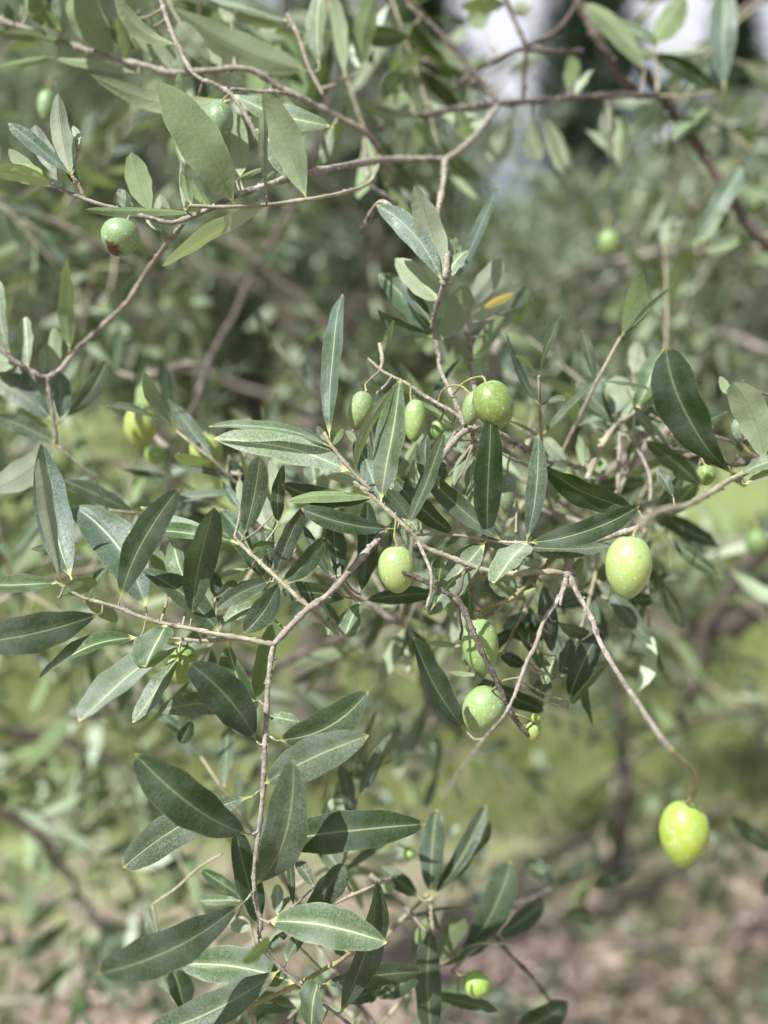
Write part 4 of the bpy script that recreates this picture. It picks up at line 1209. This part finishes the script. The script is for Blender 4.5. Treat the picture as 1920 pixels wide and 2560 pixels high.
limb('leafy branch behind the lower left shoot, near the brown litter', [(420, 2650, .62), (620, 2380, .64), (860, 2180, .68)], .003, .0015, 7, .11, 14, .8)
limb('leafy branch out of focus beneath the lone yellow-green olive', [(2050, 1980, 1.5), (1700, 2050, 1.6), (1350, 2100, 1.7)], .003, .0015, 5, .2, 15, bark='limb', tint=(.9, 1, .9))
limb('dense leafy branch in the soft upper middle, above the leafy fork', [(900, -200, .9), (920, 60, 1.0), (900, 380, 1.1)], .005, .002, 9, .16, 16)
limb('leafy branch in the deep background left of the middle', [(300, 560, 1.9), (600, 700, 2.0), (960, 760, 2.1)], .010, .005, 12, .24, 17)
limb('drooping leafy branch in the soft background above the right-hand leaves', [(1950, 250, 1.6), (1700, 560, 1.7), (1450, 760, 1.8)], .009, .004, 14, .25, 18)

# ================================================================== trees behind
def leaf_cluster(rr, nl=16, length=.22, leaf=.055):
    """verts (n,3), uvs (n,2) of a leafy twig made of folded 5-vertex leaves"""
    V, U = [], []
    for i in range(nl):
        t = (i // 2 + 1) / (nl / 2); p = np.array([0, 0, t * length])
        a = rr.uniform(0, 6.28); el = rr.uniform(.2, 1.1)
        ax = np.array([math.cos(a) * math.cos(el), math.sin(a) * math.cos(el), math.sin(el)])
        n = np.array([rr.gauss(0, 1), rr.gauss(0, 1), rr.gauss(0, 1)]); w_ = np.cross(ax, n); w_ /= np.linalg.norm(w_); n = np.cross(w_, ax)
        L = leaf * rr.uniform(.7, 1.15); W = L * .13
        for q, uv in ((p, (.5, .1)), (p + ax * L * .5 - w_ * W + n * W * .2, (0, .5)), (p + ax * L, (.5, .95)), (p + ax * L * .5 + w_ * W + n * W * .2, (1, .5))):
            V.append(q); U.append(uv)
    return np.array(V), np.array(U)
CL = [leaf_cluster(random.Random(50 + i)) for i in range(6)]
def rand_rot(n, up=.6):
    z = rng.randn(n, 3); z[:, 2] += up; z /= np.linalg.norm(z, axis=1)[:, None]
    x = np.cross(z, rng.randn(n, 3)); x /= np.linalg.norm(x, axis=1)[:, None]
    return np.stack([x, np.cross(z, x), z], 2)
def foliage(name, pts, parent, mat, color, scale=1.0, up=.6):
    n = len(pts); V, U = [], []
    Rm = rand_rot(n, up); sc = scale * (.7 + .6 * rng.rand(n))
    for k in range(len(CL)):
        idx = np.arange(k, n, len(CL)); cv, cu = CL[k]
        v = np.einsum('nij,mj->nmi', Rm[idx], cv) * sc[idx][:, None, None] + pts[idx][:, None, :]
        V.append(v.reshape(-1, 3)); U.append(np.tile(cu, (len(idx), 1)))
    V = np.concatenate(V); U = np.concatenate(U); i = np.arange(len(V) // 4) * 4
    F = np.concatenate([np.stack([i, i + 1, i + 2], 1), np.stack([i, i + 2, i + 3], 1)])
    return quads_stuff(name, V, F, mat, parent, 'stuff', U, color)
def blob_points(n, c, r, lumps, seed, hollow=.35):
    g = np.random.RandomState(seed)
    cs = g.randn(lumps, 3); cs /= np.linalg.norm(cs, axis=1)[:, None]; cs *= .68 * g.rand(lumps, 1) ** .4
    which = g.randint(0, lumps, n); q = g.randn(n, 3); q /= np.linalg.norm(q, axis=1)[:, None]
    q *= (hollow + (1 - hollow) * g.rand(n, 1)) * .38
    return (cs[which] + q) * np.array(r) + np.array(c)
def tree(label, xp, d, crown_xp, cz, r, n, seed, trunk_r=.07, color=(1, 1, 1), scale=1.0, lumps=16, leafparts=0, top=None, lean=0, group='olive trees behind'):
    rr = random.Random(seed)
    base = gpoint(xp, d); base.z = gheight(base.x, base.y) - .03
    root = empty('olive_tree', base); tag(root, label, 'tree', group)
    cc = Vector(((crown_xp - 960) / FPX * d, d + lean, cz))
    c0 = cc - base
    split = Vector((c0.x * .35, c0.y * .3, (cz - r[2]) * .85))
    path = [Vector(v) for v in catmull([(0, 0, 0), (c0.x * .12 + .03, .02, split.z * .4), (c0.x * .2 - .03, 0, split.z * .75), tuple(split)], 5)]
    vs, fs = tube_geom(path, [trunk_r * (1.35 - .5 * i / (len(path) - 1) + (.35 if i == 0 else 0)) for i in range(len(path))], 12, .10, seed)
    link('trunk', mesh_from('trunk', vs, fs, None, True, (M['trunk'],)), root)
    for k in range(6):
        e = c0 + Vector((rr.uniform(-.75, .75) * r[0], rr.uniform(-.75, .75) * r[1], rr.uniform(-.3, .75) * r[2]))
        m_ = (split + e) * .5 + rvec(rr) * .12
        pth = [Vector(v) for v in catmull([tuple(split), tuple(m_), tuple(e)], 6)]
        vs, fs = tube_geom(pth, [trunk_r * (.6 - .48 * i / (len(pth) - 1)) for i in range(len(pth))], 8, .1, k)
        link('limb', mesh_from('limb', vs, fs, None, True, (M['trunk'],)), root)
    P = blob_points(int(n * 1.8), tuple(c0), r, lumps, seed)
    foliage('crown', P, root, M['leaf_far'], color, scale)
    if leafparts:
        P2 = blob_points(leafparts, tuple(c0), r, lumps, seed, .9); P2 = P2[np.argsort(P2[:, 1])]
        for q in P2:
            s_ = scale * rr.uniform(.8, 1.2)
            m = frame(rvec(rr) + Vector((0, 0, -.1)), rvec(rr) + Vector((0, 0, .8))).to_4x4() @ Matrix.Diagonal((s_, s_, s_, 1)); m.translation = Vector(q)
            o = link('leaf', rr.choice(LV), root, mat=m); o.color = (*color, 1)
tree('silvery olive tree filling the upper left behind the undersides of leaves', 440, 5.2, 300, 2.75, (1.15, .9, .95), 1500, 1, .055, (1.25, 1.25, 1.2), 1.0, 22)
tree('shaded olive tree behind the soft grey twigs left of the middle', 620, 7.0, 700, 2.25, (1.5, 1.1, 1.0), 1500, 2, .09, (.95, .97, .9))
tree('olive tree with a grey trunk close behind the hanging shoot', 745, 3.3, 900, 2.15, (.75, .5, .45), 330, 3, .06, (1, 1, 1), 1.0, 12, 200)
tree('pale olive tree in the soft right-hand background above the mossy limb', 1560, 5.0, 1650, 1.95, (1.25, .8, .62), 1300, 4, .07, (1.15, 1.15, 1.1))
tree('thin-stemmed young olive tree standing in the bare soil at lower right', 1565, 2.45, 1600, 1.62, (.42, .3, .28), 120, 5, .017, (1, 1, 1), 1.0, 8, 60)
tree('olive tree at the far right edge, rising behind the diagonal limb', 1980, 7.5, 1990, 2.9, (1.1, 1.0, 1.3), 1100, 6, .10, (1.1, 1.12, 1.05))
tree('low olive tree at the left edge behind the silvery shoot', -60, 6.4, -40, 1.9, (1.3, 1.0, .9), 1000, 7, .09, (1, 1.02, .95))
for k, (xp, d, cz, rx, rz) in enumerate([(60, 13, 2.6, 2.2, 1.6), (480, 15, 2.6, 2.4, 1.7), (900, 13.5, 2.3, 2.2, 1.5), (1260, 15, 2.3, 2.2, 1.4), (1620, 14, 2.2, 2.2, 1.3), (1960, 15.5, 2.6, 2.3, 1.7), (1100, 22, 3, 3.2, 2.0), (1500, 24, 3, 3.4, 2.0), (300, 23, 3.2, 3.4, 2.2), (1900, 23, 3.2, 3.2, 2.2)]):
    lab = ['far', 'far grey-green', 'far round', 'far low', 'far pale', 'far tall', 'small', 'low', 'farthest broad', 'farthest pale'][k]
    tree('%s olive tree on the horizon, %s' % (lab, ['at the left edge', 'left of the soft twigs', 'behind the middle', 'under the tall sky gap', 'under the small sky gap', 'at the right edge', 'right of middle, back row', 'right side of the back row', 'left side of the back row', 'right end of the back row'][k]),
         xp, d, xp, cz, (rx, rx * .8, rz), 700, 20 + k, .12, (1.0, 1.05, .95), 1.9, 18, group='olive trees on the horizon')
tree('added tree for dappled shade, mostly out of view, crown reaching over the top edge', 960 - 2459 * 1.55, .95, 960 - 2459 * .40, 2.72, (1.5, 1.7, .50), 150, 61, .07, (1, 1, 1), 1.0, 26, lean=.35, group='added shade tree')  # added mostly out of view so its crown throws dappled shade
def cypress(label, xp, d, h, rad, seed):
    base = gpoint(xp, d); root = empty('cypress_tree', base); tag(root, label, 'tree', 'dark cypresses')
    vs, fs = tube_geom([Vector((0, 0, -.05)), Vector((.03, 0, h * .4)), Vector((0, 0, h * .93))], [.16, .10, .02], 8, .1)
    link('trunk', mesh_from('trunk', vs, fs, None, True, (M['trunk'],)), root)
    g = np.random.RandomState(seed); n = int(3200 * rad * h / 8)
    t = g.rand(n) ** .8; a = g.rand(n) * 6.283
    prof = rad * np.minimum(1, (1 - t) * 2.2) ** .7 * (.85 + .25 * np.sin(t * 22 + a * 2)) * (.45 + .55 * g.rand(n) ** .5)
    P = np.stack([np.cos(a) * prof, np.sin(a) * prof, .3 + t * (h - .3)], 1)
    foliage('foliage', P, root, M['leaf_far'], (.11, .17, .10), 2.2, 2.0)
cypress('dark conifer between the two sky gaps', 1450, 15, 8.5, .75, 1)
cypress('dark conifer left of the tall sky gap', 1040, 16, 8.5, .85, 2)
cypress('dark conifer behind the broad pale underside near the top middle', 790, 15, 8, .75, 3)
cypress('dark conifer behind the silvery tree in the upper left', 350, 16, 9, .8, 4)
cypress('dark conifer showing at the top left corner', 80, 17, 9, .9, 5)
cypress('dark conifer behind the upright leaves at top right', 1790, 18, 7.5, .7, 6)
cypress('dark conifer second from the top left corner', 570, 18, 8.5, .8, 7)
